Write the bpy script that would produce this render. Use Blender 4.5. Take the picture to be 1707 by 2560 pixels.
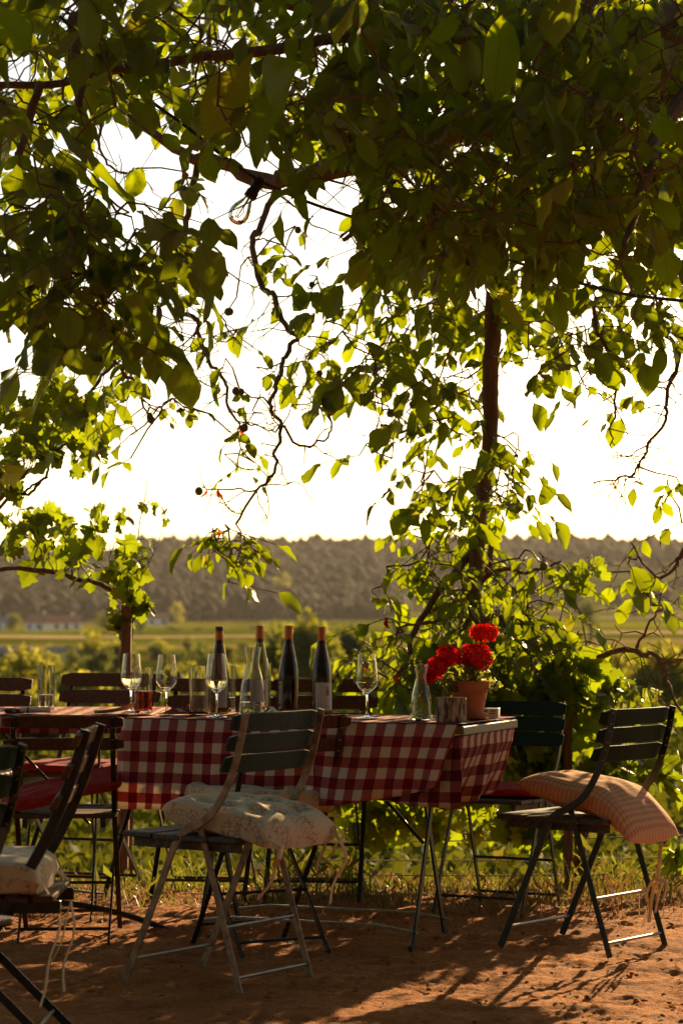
import bpy, math, random
import numpy as np
from mathutils import Vector, Matrix, noise

# ------------------------------------------------------------------ camera, sky, sun, exposure
for o in list(bpy.data.objects): bpy.data.objects.remove(o)
S = bpy.context.scene
COL = S.collection
F, H, VH = 5500.0, 1.1, 1560.0            # focal length in photo pixels, eye height, eye-level row
PITCH = math.atan((VH - 1280) / F)
cam_d = bpy.data.cameras.new('camera'); cam = bpy.data.objects.new('camera', cam_d); COL.objects.link(cam)
cam.location = (0, 0, H); cam.rotation_euler = (math.pi/2 + PITCH, 0, 0)
cam_d.sensor_fit = 'VERTICAL'; cam_d.sensor_height = 36; cam_d.lens = F / 2560 * 36
cam_d.clip_start = .05; cam_d.clip_end = 9000
cam_d.dof.use_dof = True; cam_d.dof.focus_distance = 7.5; cam_d.dof.aperture_fstop = 4.5
S.camera = cam
SUN_AZ, SUN_EL = math.radians(21), math.radians(17)
W = bpy.data.worlds.new('World'); S.world = W; W.use_nodes = True
wn = W.node_tree; sky = wn.nodes.new('ShaderNodeTexSky'); sky.sky_type = 'NISHITA'; sky.sun_disc = False
sky.sun_elevation = SUN_EL; sky.sun_rotation = SUN_AZ
sky.air_density = 1.0; sky.dust_density = 1.0; sky.ozone_density = 1.0
bg = wn.nodes['Background']; bg.inputs[1].default_value = .064
wn.links.new(sky.outputs[0], bg.inputs[0])
sun_d = bpy.data.lights.new('sun', 'SUN'); sun_d.energy = 5.0; sun_d.angle = math.radians(.5); sun_d.color = (1, .74, .42)
sun = bpy.data.objects.new('sun', sun_d); COL.objects.link(sun)
SUND = Vector((math.sin(SUN_AZ)*math.cos(SUN_EL), math.cos(SUN_AZ)*math.cos(SUN_EL), math.sin(SUN_EL)))
sun.rotation_euler = (-SUND).to_track_quat('-Z', 'Y').to_euler(); sun.location = SUND*50
vs = S.view_settings; vs.view_transform = 'Standard'; vs.look = 'None'; vs.gamma = 1; vs.use_curve_mapping = False
vs.exposure = 1.35
vs.use_white_balance = True; vs.white_balance_temperature = 7700; vs.white_balance_tint = 10
S.render.engine = 'CYCLES'
cy = S.cycles; cy.max_bounces = 14; cy.diffuse_bounces = 3; cy.glossy_bounces = 4; cy.transmission_bounces = 14
cy.transparent_max_bounces = 12; cy.volume_bounces = 0; cy.caustics_reflective = False; cy.caustics_refractive = False
cy.use_denoising = True; cy.sample_clamp_indirect = 6.0

# ------------------------------------------------------------------ helpers
R = math.radians
rng = random.Random(7); nrg = np.random.default_rng(7)
SP, CP = math.sin(PITCH), math.cos(PITCH)
def P(u, v, d):
    """photo pixel and distance ahead -> point in the place"""
    a, b = (u-853.5)/F, -(v-1280)/F
    y, z = CP - b*SP, SP + b*CP
    return Vector((a*d/y, d, H + z*d/y))
def G(u, v): return P(u, v, F*H/(v-VH)).to_2d()
def proj(A):
    A = np.asarray(A, float); x, y, z = A[..., 0], A[..., 1], A[..., 2]-H
    dd = y*CP + z*SP; zz = -y*SP + z*CP
    return 853.5 + F*x/dd, 1280 - F*zz/dd, dd

class MB:
    def __init__(s): s.v = []; s.f = []; s.uv = None
    def add(s, vs, fs):
        n = len(s.v); s.v += [tuple(p) for p in vs]; s.f += [tuple(i+n for i in f) for f in fs]; return s
    def mesh(s, name, mat=None, smooth=True):
        m = bpy.data.meshes.new(name); m.from_pydata(s.v, [], s.f)
        if mat: m.materials.append(mat)
        if smooth: m.polygons.foreach_set('use_smooth', [True]*len(m.polygons))
        if s.uv:
            ul = m.uv_layers.new(name='UVMap'); li = np.empty(len(m.loops), 'i'); m.loops.foreach_get('vertex_index', li)
            ul.data.foreach_set('uv', np.asarray(s.uv, 'f')[li].ravel())
        m.update()
        if smooth: m.set_sharp_from_angle(angle=math.radians(42))
        return m
    def build(s, name, mat, parent=None, smooth=True):
        return link(name, s.mesh(name, mat, smooth), parent)
    # shapes
    def box(s, c, size, rot=None, b=.002):
        hx, hy, hz = (q/2 for q in size); b = min(b, hx*.5, hy*.5, hz*.5); vs = []; idx = {}
        for sx in (-1, 1):
            for sy in (-1, 1):
                for sz in (-1, 1):
                    for ax in range(3):
                        p = [sx*(hx-b), sy*(hy-b), sz*(hz-b)]; p[ax] = (sx*hx, sy*hy, sz*hz)[ax]
                        idx[sx, sy, sz, ax] = len(vs); vs.append(Vector(p))
        fs = []
        for ax in range(3):
            o1, o2 = [(1, 2), (0, 2), (0, 1)][ax]
            for sg in (-1, 1):
                q = []
                for a, bb in ((-1, -1), (1, -1), (1, 1), (-1, 1)):
                    k = [0, 0, 0]; k[ax] = sg; k[o1] = a; k[o2] = bb; q.append(idx[k[0], k[1], k[2], ax])
                fs.append(q)
            for a in (-1, 1):
                for bb in (-1, 1):
                    e = []
                    for sg in (-1, 1):
                        k = [0, 0, 0]; k[ax] = sg; k[o1] = a; k[o2] = bb; e.append(k)
                    fs.append([idx[(*e[0], o1)], idx[(*e[1], o1)], idx[(*e[1], o2)], idx[(*e[0], o2)]])
        for sx in (-1, 1):
            for sy in (-1, 1):
                for sz in (-1, 1): fs.append([idx[sx, sy, sz, a] for a in range(3)])
        M = rot if rot is not None else Matrix.Identity(3)
        return s.add([M @ p + Vector(c) for p in vs], fs)
    def sweep(s, pts, sec, up=Vector((0, 0, 1)), radii=None, cap=True):
        """sec: closed 2D outline (a along the side, b along up)"""
        pts = [Vector(p) for p in pts]; n = len(sec); base = len(s.v); N = len(pts)
        prev = None
        for i, p in enumerate(pts):
            t = (pts[min(i+1, N-1)] - pts[max(i-1, 0)]).normalized()
            if prev is None:
                u = up if abs(up.dot(t)) < .98 else Vector((1, 0, 0))
                prev = (u - t*u.dot(t)).normalized()
            else: prev = (prev - t*prev.dot(t)).normalized()
            side = t.cross(prev); r = radii[i] if radii else 1
            for a, b in sec: s.v.append(tuple(p + side*a*r + prev*b*r))
        for i in range(N-1):
            for j in range(n):
                k = (j+1) % n; s.f.append((base+i*n+j, base+i*n+k, base+(i+1)*n+k, base+(i+1)*n+j))
        if cap:
            s.f.append(tuple(base+j for j in range(n))[::-1]); s.f.append(tuple(base+(N-1)*n+j for j in range(n)))
        return s
    def tube(s, pts, r, n=6, cap=True):
        sec = [(math.cos(2*math.pi*i/n), math.sin(2*math.pi*i/n)) for i in range(n)]
        rr = list(r) if hasattr(r, '__len__') else [r]*len(pts)
        return s.sweep(pts, sec, radii=rr, cap=cap)
    def bar(s, pts, w, t, up):
        a, b = t/2, w/2; c = min(a, b)*.4
        return s.sweep(pts, [(a-c, b), (a, b-c), (a, -b+c), (a-c, -b), (-a+c, -b), (-a, -b+c), (-a, b-c), (-a+c, b)], up=Vector(up))
    def lathe(s, prof, n=24, c=(0, 0, 0), close=False):
        base = len(s.v); cx, cy_, cz = c; pr = []
        for i, q in enumerate(prof):           # keep flat walls flat beside sharp turns
            if 0 < i < len(prof)-1:
                a = Vector(q)-Vector(prof[i-1]); b = Vector(prof[i+1])-Vector(q)
                if a.length > 1e-6 and b.length > 1e-6 and a.angle(b) > .4:
                    if a.length > .006: pr.append(tuple(Vector(q)-a.normalized()*.0015))
                    pr.append(tuple(q))
                    if b.length > .006: pr.append(tuple(Vector(q)+b.normalized()*.0015))
                    continue
            pr.append(tuple(q))
        prof = pr; m = len(prof)
        for r, z in prof:
            for j in range(n):
                a = 2*math.pi*j/n; s.v.append((cx+r*math.cos(a), cy_+r*math.sin(a), cz+z))
        for i in range(m if close else m-1):
            i2 = (i+1) % m
            for j in range(n):
                k = (j+1) % n; s.f.append((base+i*n+j, base+i*n+k, base+i2*n+k, base+i2*n+j))
        return s

def link(name, mesh, parent=None, loc=None, rot=None):
    o = bpy.data.objects.new(name, mesh); COL.objects.link(o)
    if parent: o.parent = parent
    if loc is not None: o.location = loc
    if rot is not None: o.rotation_euler = rot
    return o
def tag(o, label=None, cat=None, group=None, kind=None):
    for k, v in (('label', label), ('category', cat), ('group', group), ('kind', kind)):
        if v: o[k] = v
    return o
def thing(name, label, cat, loc=(0, 0, 0), rz=0, group=None):
    o = bpy.data.objects.new(name, None); COL.objects.link(o); o.location = loc; o.rotation_euler = (0, 0, rz)
    o.empty_display_size = .1
    return tag(o, label, cat, group)
def spline(pts, k=4):
    """Catmull-Rom through the points; works for any number of components"""
    A = [np.asarray(p, float) for p in pts]; out = []
    for i in range(len(A)-1):
        p0, p1, p2, p3 = A[max(i-1, 0)], A[i], A[i+1], A[min(i+2, len(A)-1)]
        for j in range(k):
            t = j/k; out.append(.5*((2*p1)+(-p0+p2)*t+(2*p0-5*p1+4*p2-p3)*t*t+(-p0+3*p1-3*p2+p3)*t**3))
    out.append(A[-1]); return out
def inpoly(poly, u, v):
    u = np.asarray(u, float); v = np.asarray(v, float); r = np.zeros(u.shape, bool); n = len(poly)
    for i in range(n):
        x1, y1 = poly[i]; x2, y2 = poly[(i+1) % n]
        c = ((y1 > v) != (y2 > v)); r ^= c & (u < (x2-x1)*(v-y1)/((y2-y1) or 1e-9)+x1)
    return r

# ------------------------------------------------------------------ materials
def newmat(name):
    m = bpy.data.materials.new(name); m.use_nodes = True; nt = m.node_tree
    return m, nt, nt.nodes['Principled BSDF'], nt.links.new
def N(nt, t, **kw):
    n = nt.nodes.new('ShaderNode'+t)
    for k, v in kw.items(): setattr(n, k, v)
    return n
def ramp(nt, stops, interp='LINEAR'):
    r = nt.nodes.new('ShaderNodeValToRGB'); e = r.color_ramp; e.interpolation = interp
    while len(e.elements) < len(stops): e.elements.new(.5)
    for q, (p, c) in zip(e.elements, stops): q.position = p; q.color = (*c, 1)
    return r
def mat(name, col, rough=.6, col2=None, scale=20, stretch=(1, 1, 1), metal=0, bump=0, bscale=80, lo=.35, hi=.65, spec=.5, coat=0, obj_var=0, detail=4):
    m, nt, b, L = newmat(name); b.inputs['Roughness'].default_value = rough; b.inputs['Metallic'].default_value = metal
    b.inputs['Specular IOR Level'].default_value = spec; b.inputs['Coat Weight'].default_value = coat
    tc = N(nt, 'TexCoord'); mp = N(nt, 'Mapping'); mp.inputs['Scale'].default_value = stretch; L(tc.outputs['Object'], mp.inputs[0])
    if col2:
        no = N(nt, 'TexNoise'); no.inputs['Scale'].default_value = scale; no.inputs['Detail'].default_value = detail
        L(mp.outputs[0], no.inputs['Vector']); rp = ramp(nt, [(lo, col), (hi, col2)]); L(no.outputs['Fac'], rp.inputs[0])
        out = rp.outputs[0]
        if obj_var:
            oi = N(nt, 'ObjectInfo'); mr = N(nt, 'MapRange'); mr.inputs[3].default_value = 1-obj_var; mr.inputs[4].default_value = 1+obj_var
            L(oi.outputs['Random'], mr.inputs[0]); mx = N(nt, 'VectorMath', operation='SCALE'); L(out, mx.inputs[0]); L(mr.outputs[0], mx.inputs['Scale']); out = mx.outputs[0]
        L(out, b.inputs['Base Color'])
    else: b.inputs['Base Color'].default_value = (*col, 1)
    if bump:
        n2 = N(nt, 'TexNoise'); n2.inputs['Scale'].default_value = bscale; n2.inputs['Detail'].default_value = 5; L(mp.outputs[0], n2.inputs['Vector'])
        bp = N(nt, 'Bump'); bp.inputs['Strength'].default_value = bump; bp.inputs['Distance'].default_value = .004
        L(n2.outputs['Fac'], bp.inputs['Height']); L(bp.outputs[0], b.inputs['Normal'])
    return m
def leafmat(name, front, trans, yellow, fac=.5, veins=True, rough=.45):
    """thin leaf: reflecting front, light let through; every leaf its own tint"""
    m, nt, b, L = newmat(name); b.inputs['Roughness'].default_value = rough; b.inputs['Specular IOR Level'].default_value = .35
    ge = N(nt, 'NewGeometry'); oi = N(nt, 'ObjectInfo'); ad = N(nt, 'Math', operation='ADD'); fr = N(nt, 'Math', operation='FRACT')
    L(ge.outputs['Random Per Island'], ad.inputs[0]); L(oi.outputs['Random'], ad.inputs[1]); L(ad.outputs[0], fr.inputs[0])
    r1 = ramp(nt, [(0, tuple(c*.7 for c in front)), (.6, front), (.975, tuple(c*1.35 for c in front)), (1, yellow)])
    r2 = ramp(nt, [(0, tuple(c*.7 for c in trans)), (.6, trans), (.975, tuple(c*1.25 for c in trans)), (1, tuple(min(1, c*1.6) for c in yellow))])
    L(fr.outputs[0], r1.inputs[0]); L(fr.outputs[0], r2.inputs[0])
    c1, c2 = r1.outputs[0], r2.outputs[0]
    if veins:
        uv = N(nt, 'UVMap'); sp = N(nt, 'SeparateXYZ'); L(uv.outputs[0], sp.inputs[0])
        ab = N(nt, 'Math', operation='ABSOLUTE'); L(sp.outputs[1], ab.inputs[0])
        m1 = N(nt, 'Math', operation='MULTIPLY_ADD'); m1.inputs[1].default_value = -.45; L(ab.outputs[0], m1.inputs[0]); L(sp.outputs[0], m1.inputs[2])
        m2 = N(nt, 'Math', operation='MULTIPLY'); m2.inputs[1].default_value = 11; L(m1.outputs[0], m2.inputs[0])
        f2 = N(nt, 'Math', operation='PINGPONG'); f2.inputs[1].default_value = .5; L(m2.outputs[0], f2.inputs[0])
        a2 = N(nt, 'Math', operation='MULTIPLY'); a2.inputs[1].default_value = 2.2; L(ab.outputs[0], a2.inputs[0])
        mn = N(nt, 'Math', operation='MINIMUM'); L(f2.outputs[0], mn.inputs[0]); L(a2.outputs[0], mn.inputs[1])
        vr = ramp(nt, [(0, (.62, .62, .62)), (.13, (1, 1, 1))]); L(mn.outputs[0], vr.inputs[0])
        x = N(nt, 'MixRGB', blend_type='MULTIPLY'); x.inputs[0].default_value = .8; L(c2, x.inputs[1]); L(vr.outputs[0], x.inputs[2]); c2 = x.outputs[0]
        bp = N(nt, 'Bump'); bp.inputs['Strength'].default_value = .4; bp.inputs['Distance'].default_value = .003
        L(mn.outputs[0], bp.inputs['Height']); L(bp.outputs[0], b.inputs['Normal'])
    L(c1, b.inputs['Base Color']); tr = N(nt, 'BsdfTranslucent'); L(c2, tr.inputs[0])
    mx = N(nt, 'MixShader'); mx.inputs[0].default_value = fac; L(b.outputs[0], mx.inputs[1]); L(tr.outputs[0], mx.inputs[2])
    L(mx.outputs[0], nt.nodes['Material Output'].inputs[0]); return m
def cloth(name, cols, period, fac=.3, duty=.5):
    m, nt, b, L = newmat(name); b.inputs['Roughness'].default_value = .9; b.inputs['Specular IOR Level'].default_value = .15
    uv = N(nt, 'UVMap'); sp = N(nt, 'SeparateXYZ')
    nd = N(nt, 'TexNoise'); nd.inputs['Scale'].default_value = 9; L(uv.outputs[0], nd.inputs['Vector'])
    vm = N(nt, 'VectorMath', operation='MULTIPLY_ADD'); vm.inputs[1].default_value = (.006, .006, 0); L(nd.outputs['Color'], vm.inputs[0]); L(uv.outputs[0], vm.inputs[2]); L(vm.outputs[0], sp.inputs[0])
    ks = []
    for i in range(2):
        d = N(nt, 'Math', operation='DIVIDE'); d.inputs[1].default_value = period; L(sp.outputs[i], d.inputs[0])
        f = N(nt, 'Math', operation='FRACT'); L(d.outputs[0], f.inputs[0])
        l = N(nt, 'Math', operation='LESS_THAN'); l.inputs[1].default_value = duty; L(f.outputs[0], l.inputs[0]); ks.append(l)
    ad = N(nt, 'Math', operation='ADD'); L(ks[0].outputs[0], ad.inputs[0]); L(ks[1].outputs[0], ad.inputs[1])
    hf = N(nt, 'Math', operation='MULTIPLY'); hf.inputs[1].default_value = .5; L(ad.outputs[0], hf.inputs[0])
    rp = ramp(nt, [(0, cols[0]), (.3, cols[1]), (.8, cols[2])], 'CONSTANT'); L(hf.outputs[0], rp.inputs[0])
    wv = N(nt, 'TexNoise'); wv.inputs['Scale'].default_value = 700; L(uv.outputs[0], wv.inputs['Vector'])
    wr = ramp(nt, [(.3, (.8, .8, .8)), (.7, (1, 1, 1))]); L(wv.outputs['Fac'], wr.inputs[0])
    mu = N(nt, 'MixRGB', blend_type='MULTIPLY'); mu.inputs[0].default_value = 1; L(rp.outputs[0], mu.inputs[1]); L(wr.outputs[0], mu.inputs[2])
    L(mu.outputs[0], b.inputs['Base Color']); tr = N(nt, 'BsdfTranslucent'); L(mu.outputs[0], tr.inputs[0])
    bp = N(nt, 'Bump'); bp.inputs['Strength'].default_value = .25; bp.inputs['Distance'].default_value = .002; L(wv.outputs['Fac'], bp.inputs['Height']); L(bp.outputs[0], b.inputs['Normal'])
    mx = N(nt, 'MixShader'); mx.inputs[0].default_value = fac; L(b.outputs[0], mx.inputs[1]); L(tr.outputs[0], mx.inputs[2])
    L(mx.outputs[0], nt.nodes['Material Output'].inputs[0]); return m
def glassmat(name, col=(1, 1, 1), ior=1.47, rough=0.0):
    m, nt, b, L = newmat(name); b.inputs['Base Color'].default_value = (*col, 1); b.inputs['Roughness'].default_value = rough
    b.inputs['Transmission Weight'].default_value = 1; b.inputs['IOR'].default_value = ior; return m

M = {}
M['bark'] = mat('bark', (.115, .07, .044), .85, (.21, .13, .082), 30, (1, 1, .25), bump=.8, bscale=70)
M['twig'] = mat('twig_bark', (.11, .07, .045), .8, (.17, .11, .07), 40)
M['walnut'] = leafmat('walnut_leaf', (.040, .074, .013), (.34, .425, .016), (.26, .24, .02), .5)
M['upper'] = leafmat('blocker_leaf', (.050, .080, .014), (.20, .25, .02), (.20, .16, .02), .35, veins=False)  # leaf of the added foliage that blocks sky fill
M['vine'] = leafmat('vine_leaf', (.040, .072, .013), (.30, .385, .018), (.30, .28, .03), .5, veins=False)
M['withered'] = leafmat('withered_leaf', (.25, .03, .015), (.75, .10, .03), (.4, .12, .02), .55, veins=False)
M['nut'] = mat('green_husk', (.09, .11, .03), .6, (.13, .15, .045), 60)
M['soil'] = None

# ------------------------------------------------------------------ ground, valley, hills
def fbm(x, y, s, o=3):
    r = 0; a = 1
    for k in range(o): r += a*noise.noise((x*s+7.3*k, y*s-3.1*k, 1.7*k)); s *= 2.1; a *= .5
    return r
KN = [(2, -.4), (8, -.35), (12, -.5), (20, -.75), (60, -1.5), (150, -2.5), (400, -3.6), (700, -1.0), (1000, 3.0), (1150, 11), (1700, 58), (2000, 62), (3600, 50)]
def tz(x, y):
    z = float(np.interp(math.log(max(y, 2)), [math.log(k[0]) for k in KN], [k[1] for k in KN]))
    if y > 40: z += (.004*y)*noise.noise((x/(.35*y+20), math.log(y)*2.1, .3))*min(1, (y-40)/100)
    if y > 1000: z += min(1, (y-1000)/500)*(5*noise.noise((x/260, y/500, 4.2)) - 5*max(0, min(1, (-x-170)/160)))
    return z
def soil_mat():
    m, nt, b, L = newmat('dry_earth'); b.inputs['Roughness'].default_value = .95; b.inputs['Specular IOR Level'].default_value = .15
    tc = N(nt, 'TexCoord'); n1 = N(nt, 'TexNoise'); n1.inputs['Scale'].default_value = 1.6; n1.inputs['Detail'].default_value = 8; n1.inputs['Roughness'].default_value = .65
    n2 = N(nt, 'TexNoise'); n2.inputs['Scale'].default_value = 45; n2.inputs['Detail'].default_value = 6; n2.inputs['Roughness'].default_value = .7
    L(tc.outputs['Object'], n1.inputs['Vector']); L(tc.outputs['Object'], n2.inputs['Vector'])
    r1 = ramp(nt, [(.3, (.25, .085, .024)), (.5, (.39, .135, .036)), (.7, (.48, .19, .058))]); L(n1.outputs['Fac'], r1.inputs[0])
    r2 = ramp(nt, [(.25, (.45, .43, .42)), (.5, (1, 1, 1)), (.75, (1.25, 1.2, 1.15))]); L(n2.outputs['Fac'], r2.inputs[0])
    mx = N(nt, 'MixRGB', blend_type='MULTIPLY'); mx.inputs[0].default_value = .75; L(r1.outputs[0], mx.inputs[1]); L(r2.outputs[0], mx.inputs[2]); L(mx.outputs[0], b.inputs['Base Color'])
    bp = N(nt, 'Bump'); bp.inputs['Strength'].default_value = .9; bp.inputs['Distance'].default_value = .022; L(n2.outputs['Fac'], bp.inputs['Height']); L(bp.outputs[0], b.inputs['Normal'])
    return m
M['soil'] = soil_mat()
xs = np.concatenate([np.arange(-14, -1.9, .6), np.arange(-1.9, 2.0, .0145), np.arange(2.0, 14, .6)])
ys = np.concatenate([np.arange(-14, 5, .6), np.arange(5, 9.6, .0155), np.array([9.8, 10.1, 10.5, 11])])
gv = []
for y in ys:
    for x in xs:
        z = .03*fbm(x, y, .45, 2)
        if 4.9 < y < 9.7 and abs(x) < 2.3:
            z += .014*fbm(x, y*1.6, 4, 4) + .0055*noise.noise((x*22, y*34, 0)) + .0075*noise.noise((x*55+3*noise.noise((x*9, y*9, 1)), y*62, 3))*(.4+.9*max(0, noise.noise((x*2.1, y*2.6, 8))+.35))
        if y > 9.2: z -= .33*((y-9.2)/1.8)**1.3
        gv.append((x, y, z))
def gz(x, y): return .03*fbm(x, y, .45, 2)
nx = len(xs); gf = [(j*nx+i, j*nx+i+1, (j+1)*nx+i+1, (j+1)*nx+i) for j in range(len(ys)-1) for i in range(nx-1)]
mb = MB(); mb.v = gv; mb.f = gf
tag(mb.build('ground', M['soil']), 'dry reddish brown earth of the terrace under the tables', kind='structure')

def field_mat():
    m, nt, b, L = newmat('valley_fields'); b.inputs['Roughness'].default_value = 1; b.inputs['Specular IOR Level'].default_value = 0
    tc = N(nt, 'TexCoord'); sx = N(nt, 'SeparateXYZ'); L(tc.outputs['Object'], sx.inputs[0])
    mp = N(nt, 'Mapping'); mp.inputs['Scale'].default_value = (1/160, 1/120, 0); L(tc.outputs['Object'], mp.inputs[0])
    n0 = N(nt, 'TexNoise'); n0.inputs['Scale'].default_value = 1; n0.inputs['Detail'].default_value = 1.5; L(mp.outputs[0], n0.inputs['Vector'])
    dv = N(nt, 'Math', operation='MULTIPLY'); dv.inputs[1].default_value = .01; L(sx.outputs[1], dv.inputs[0])
    lg = N(nt, 'Math', operation='LOGARITHM'); lg.inputs[1].default_value = 20; L(dv.outputs[0], lg.inputs[0])
    pp_ = N(nt, 'Math', operation='MULTIPLY_ADD'); pp_.inputs[1].default_value = .16; L(n0.outputs['Fac'], pp_.inputs[0]); L(lg.outputs[0], pp_.inputs[2])
    sb = N(nt, 'Math', operation='SUBTRACT'); sb.inputs[1].default_value = .08; L(pp_.outputs[0], sb.inputs[0])
    r1 = ramp(nt, [(0, (.028, .034, .003)), (.22, (.05, .058, .004)), (.33, (.11, .085, .02)), (.38, (.05, .06, .004)), (.435, (.20, .185, .009)), (.475, (.30, .21, .08)), (.505, (.13, .13, .007)), (.525, (.08, .085, .006)), (.55, (.46, .33, .15)), (.585, (.10, .11, .006)), (.61, (.22, .20, .01)), (.63, (.08, .09, .006)), (.66, (.24, .225, .01)), (.69, (.10, .11, .006)), (.715, (.20, .16, .03)), (.74, (.09, .10, .006)), (.78, (.26, .19, .07)), (.80, (.06, .065, .012)), (.86, (.12, .11, .02)), (.885, (.05, .055, .01)), (.915, (.20, .15, .05)), (.93, (.055, .06, .012))], 'CONSTANT'); L(sb.outputs[0], r1.inputs[0])
    no = N(nt, 'TexNoise'); no.inputs['Scale'].default_value = .35; no.inputs['Detail'].default_value = 7; L(tc.outputs['Object'], no.inputs['Vector'])
    r2 = ramp(nt, [(.3, (.45, .5, .45)), (.55, (1, 1, 1)), (.75, (1.3, 1.2, 1.0))]); L(no.outputs['Fac'], r2.inputs[0])
    wv = N(nt, 'TexWave', wave_type='BANDS', bands_direction='Y'); wv.inputs['Scale'].default_value = .09; wv.inputs['Distortion'].default_value = 1.2; L(tc.outputs['Object'], wv.inputs['Vector'])
    r3 = ramp(nt, [(0, (.7, .72, .65)), (1, (1.1, 1.1, 1.0))]); L(wv.outputs['Fac'], r3.inputs[0])
    mx = N(nt, 'MixRGB', blend_type='MULTIPLY'); mx.inputs[0].default_value = 1; L(r1.outputs[0], mx.inputs[1]); L(r2.outputs[0], mx.inputs[2])
    m2 = N(nt, 'MixRGB', blend_type='MULTIPLY'); m2.inputs[0].default_value = .8; L(mx.outputs[0], m2.inputs[1]); L(r3.outputs[0], m2.inputs[2]); L(m2.outputs[0], b.inputs['Base Color'])
    return m
M['field'] = field_mat()
yy = list(np.geomspace(8.5, 3600, 150)); kx = list(np.linspace(-.75, .75, 120))
mb = MB(); mb.v = [(k*y*(1+12/y), y, tz(k*y, y)) for y in yy for k in kx]
mb.f = [(j*120+i, j*120+i+1, (j+1)*120+i+1, (j+1)*120+i) for j in range(149) for i in range(119)]
tag(mb.build('valley_terrain', M['field']), 'sloping fields and vineyards down to the valley and up the hills', kind='structure')

# air: even pale haze round everything
def haze():
    m = bpy.data.materials.new('haze'); m.use_nodes = True; nt = m.node_tree; nt.nodes.clear()
    o = N(nt, 'OutputMaterial'); v = N(nt, 'VolumePrincipled'); v.inputs['Color'].default_value = (.94, .88, .86, 1); v.inputs['Density'].default_value = HAZE_D
    v.inputs['Anisotropy'].default_value = .35; nt.links.new(v.outputs[0], o.inputs['Volume'])
    mb = MB().box((0, 1800, 45), (6400, 4400, 118), b=.01); h = mb.build('haze', m, smooth=False)
    tag(h, 'warm evening haze lying over the valley', kind='stuff')
HAZE_D = .000040
haze()

# woods on the far hillside
def ico(sub=1):
    import bmesh
    b = bmesh.new(); bmesh.ops.create_icosphere(b, subdivisions=sub, radius=1); b.verts.ensure_lookup_table()
    v = np.array([p.co[:] for p in b.verts]); f = np.array([[q.index for q in t.verts] for t in b.faces]); b.free(); return v, f
def npmesh(name, V, Fc, mat_, parent=None, uv=None, smooth=True, kind=None):
    """V (n,3), Fc (m,k) of equal-sided faces"""
    me = bpy.data.meshes.new(name); n, (m, k) = len(V), Fc.shape
    me.vertices.add(n); me.vertices.foreach_set('co', np.ascontiguousarray(V, 'f').ravel())
    me.loops.add(m*k); me.loops.foreach_set('vertex_index', np.ascontiguousarray(Fc, 'i').ravel())
    me.polygons.add(m); me.polygons.foreach_set('loop_start', np.arange(0, m*k, k, dtype='i')); me.polygons.foreach_set('loop_total', np.full(m, k, 'i'))
    if smooth: me.polygons.foreach_set('use_smooth', np.ones(m, bool))
    if uv is not None:
        ul = me.uv_layers.new(name='UVMap'); ul.data.foreach_set('uv', np.ascontiguousarray(uv[Fc.ravel()], 'f').ravel())
    me.materials.append(mat_); me.update(calc_edges=True); o = link(name, me, parent)
    if kind: o['kind'] = kind
    return o
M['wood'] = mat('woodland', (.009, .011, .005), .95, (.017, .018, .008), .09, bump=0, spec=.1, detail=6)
iv, if_ = ico(1)
def forest():
    Vs, Fs = [], []; n = 0; r2 = random.Random(5)
    def keep(u, v, x):
        n_ = noise.noise((u/120, v/40, 2))*26
        if u < 330: return 1408+n_ < v < 1538
        if u < 1010: return v < 1542
        if u < 1330: return v < 1420+n_ or n_ > 15
        return (v < 1395+n_*.5) or n_ > 20
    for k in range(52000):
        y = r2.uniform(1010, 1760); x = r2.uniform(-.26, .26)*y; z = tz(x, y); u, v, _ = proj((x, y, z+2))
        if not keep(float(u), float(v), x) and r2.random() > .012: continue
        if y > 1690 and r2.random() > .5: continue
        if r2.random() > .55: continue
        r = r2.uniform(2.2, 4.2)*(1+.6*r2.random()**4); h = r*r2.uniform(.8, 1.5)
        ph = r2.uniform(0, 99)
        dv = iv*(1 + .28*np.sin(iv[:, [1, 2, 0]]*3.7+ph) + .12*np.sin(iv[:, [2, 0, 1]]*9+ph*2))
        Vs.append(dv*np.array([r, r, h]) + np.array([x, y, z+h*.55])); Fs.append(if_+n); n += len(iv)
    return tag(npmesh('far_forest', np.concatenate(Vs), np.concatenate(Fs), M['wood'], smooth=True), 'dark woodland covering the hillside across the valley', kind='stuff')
forest()

# leafy trees and bushes standing in the valley, each its own
QUAD = np.array([[-.5, 0, 0], [.0, -.32, .06], [.5, 0, 0], [.0, .32, .06]])
def rand_rot(n, g=nrg):
    q = g.normal(size=(n, 4)); q /= np.linalg.norm(q, axis=1)[:, None]; w, x, y, z = q.T
    return np.stack([np.stack([1-2*(y*y+z*z), 2*(x*y-z*w), 2*(x*z+y*w)], 1), np.stack([2*(x*y+z*w), 1-2*(x*x+z*z), 2*(y*z-x*w)], 1), np.stack([2*(x*z-y*w), 2*(y*z+x*w), 1-2*(x*x+y*y)], 1)], 1)
M['far_a'] = leafmat('tree_leaf_olive', (.07, .085, .018), (.34, .34, .04), (.3, .25, .03), .45, veins=False, rough=.8)
M['far_b'] = leafmat('tree_leaf_yellow', (.10, .115, .02), (.46, .43, .05), (.4, .32, .04), .5, veins=False, rough=.8)
M['far_c'] = leafmat('tree_leaf_dark', (.045, .065, .016), (.22, .25, .03), (.25, .2, .03), .4, veins=False, rough=.8)
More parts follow.
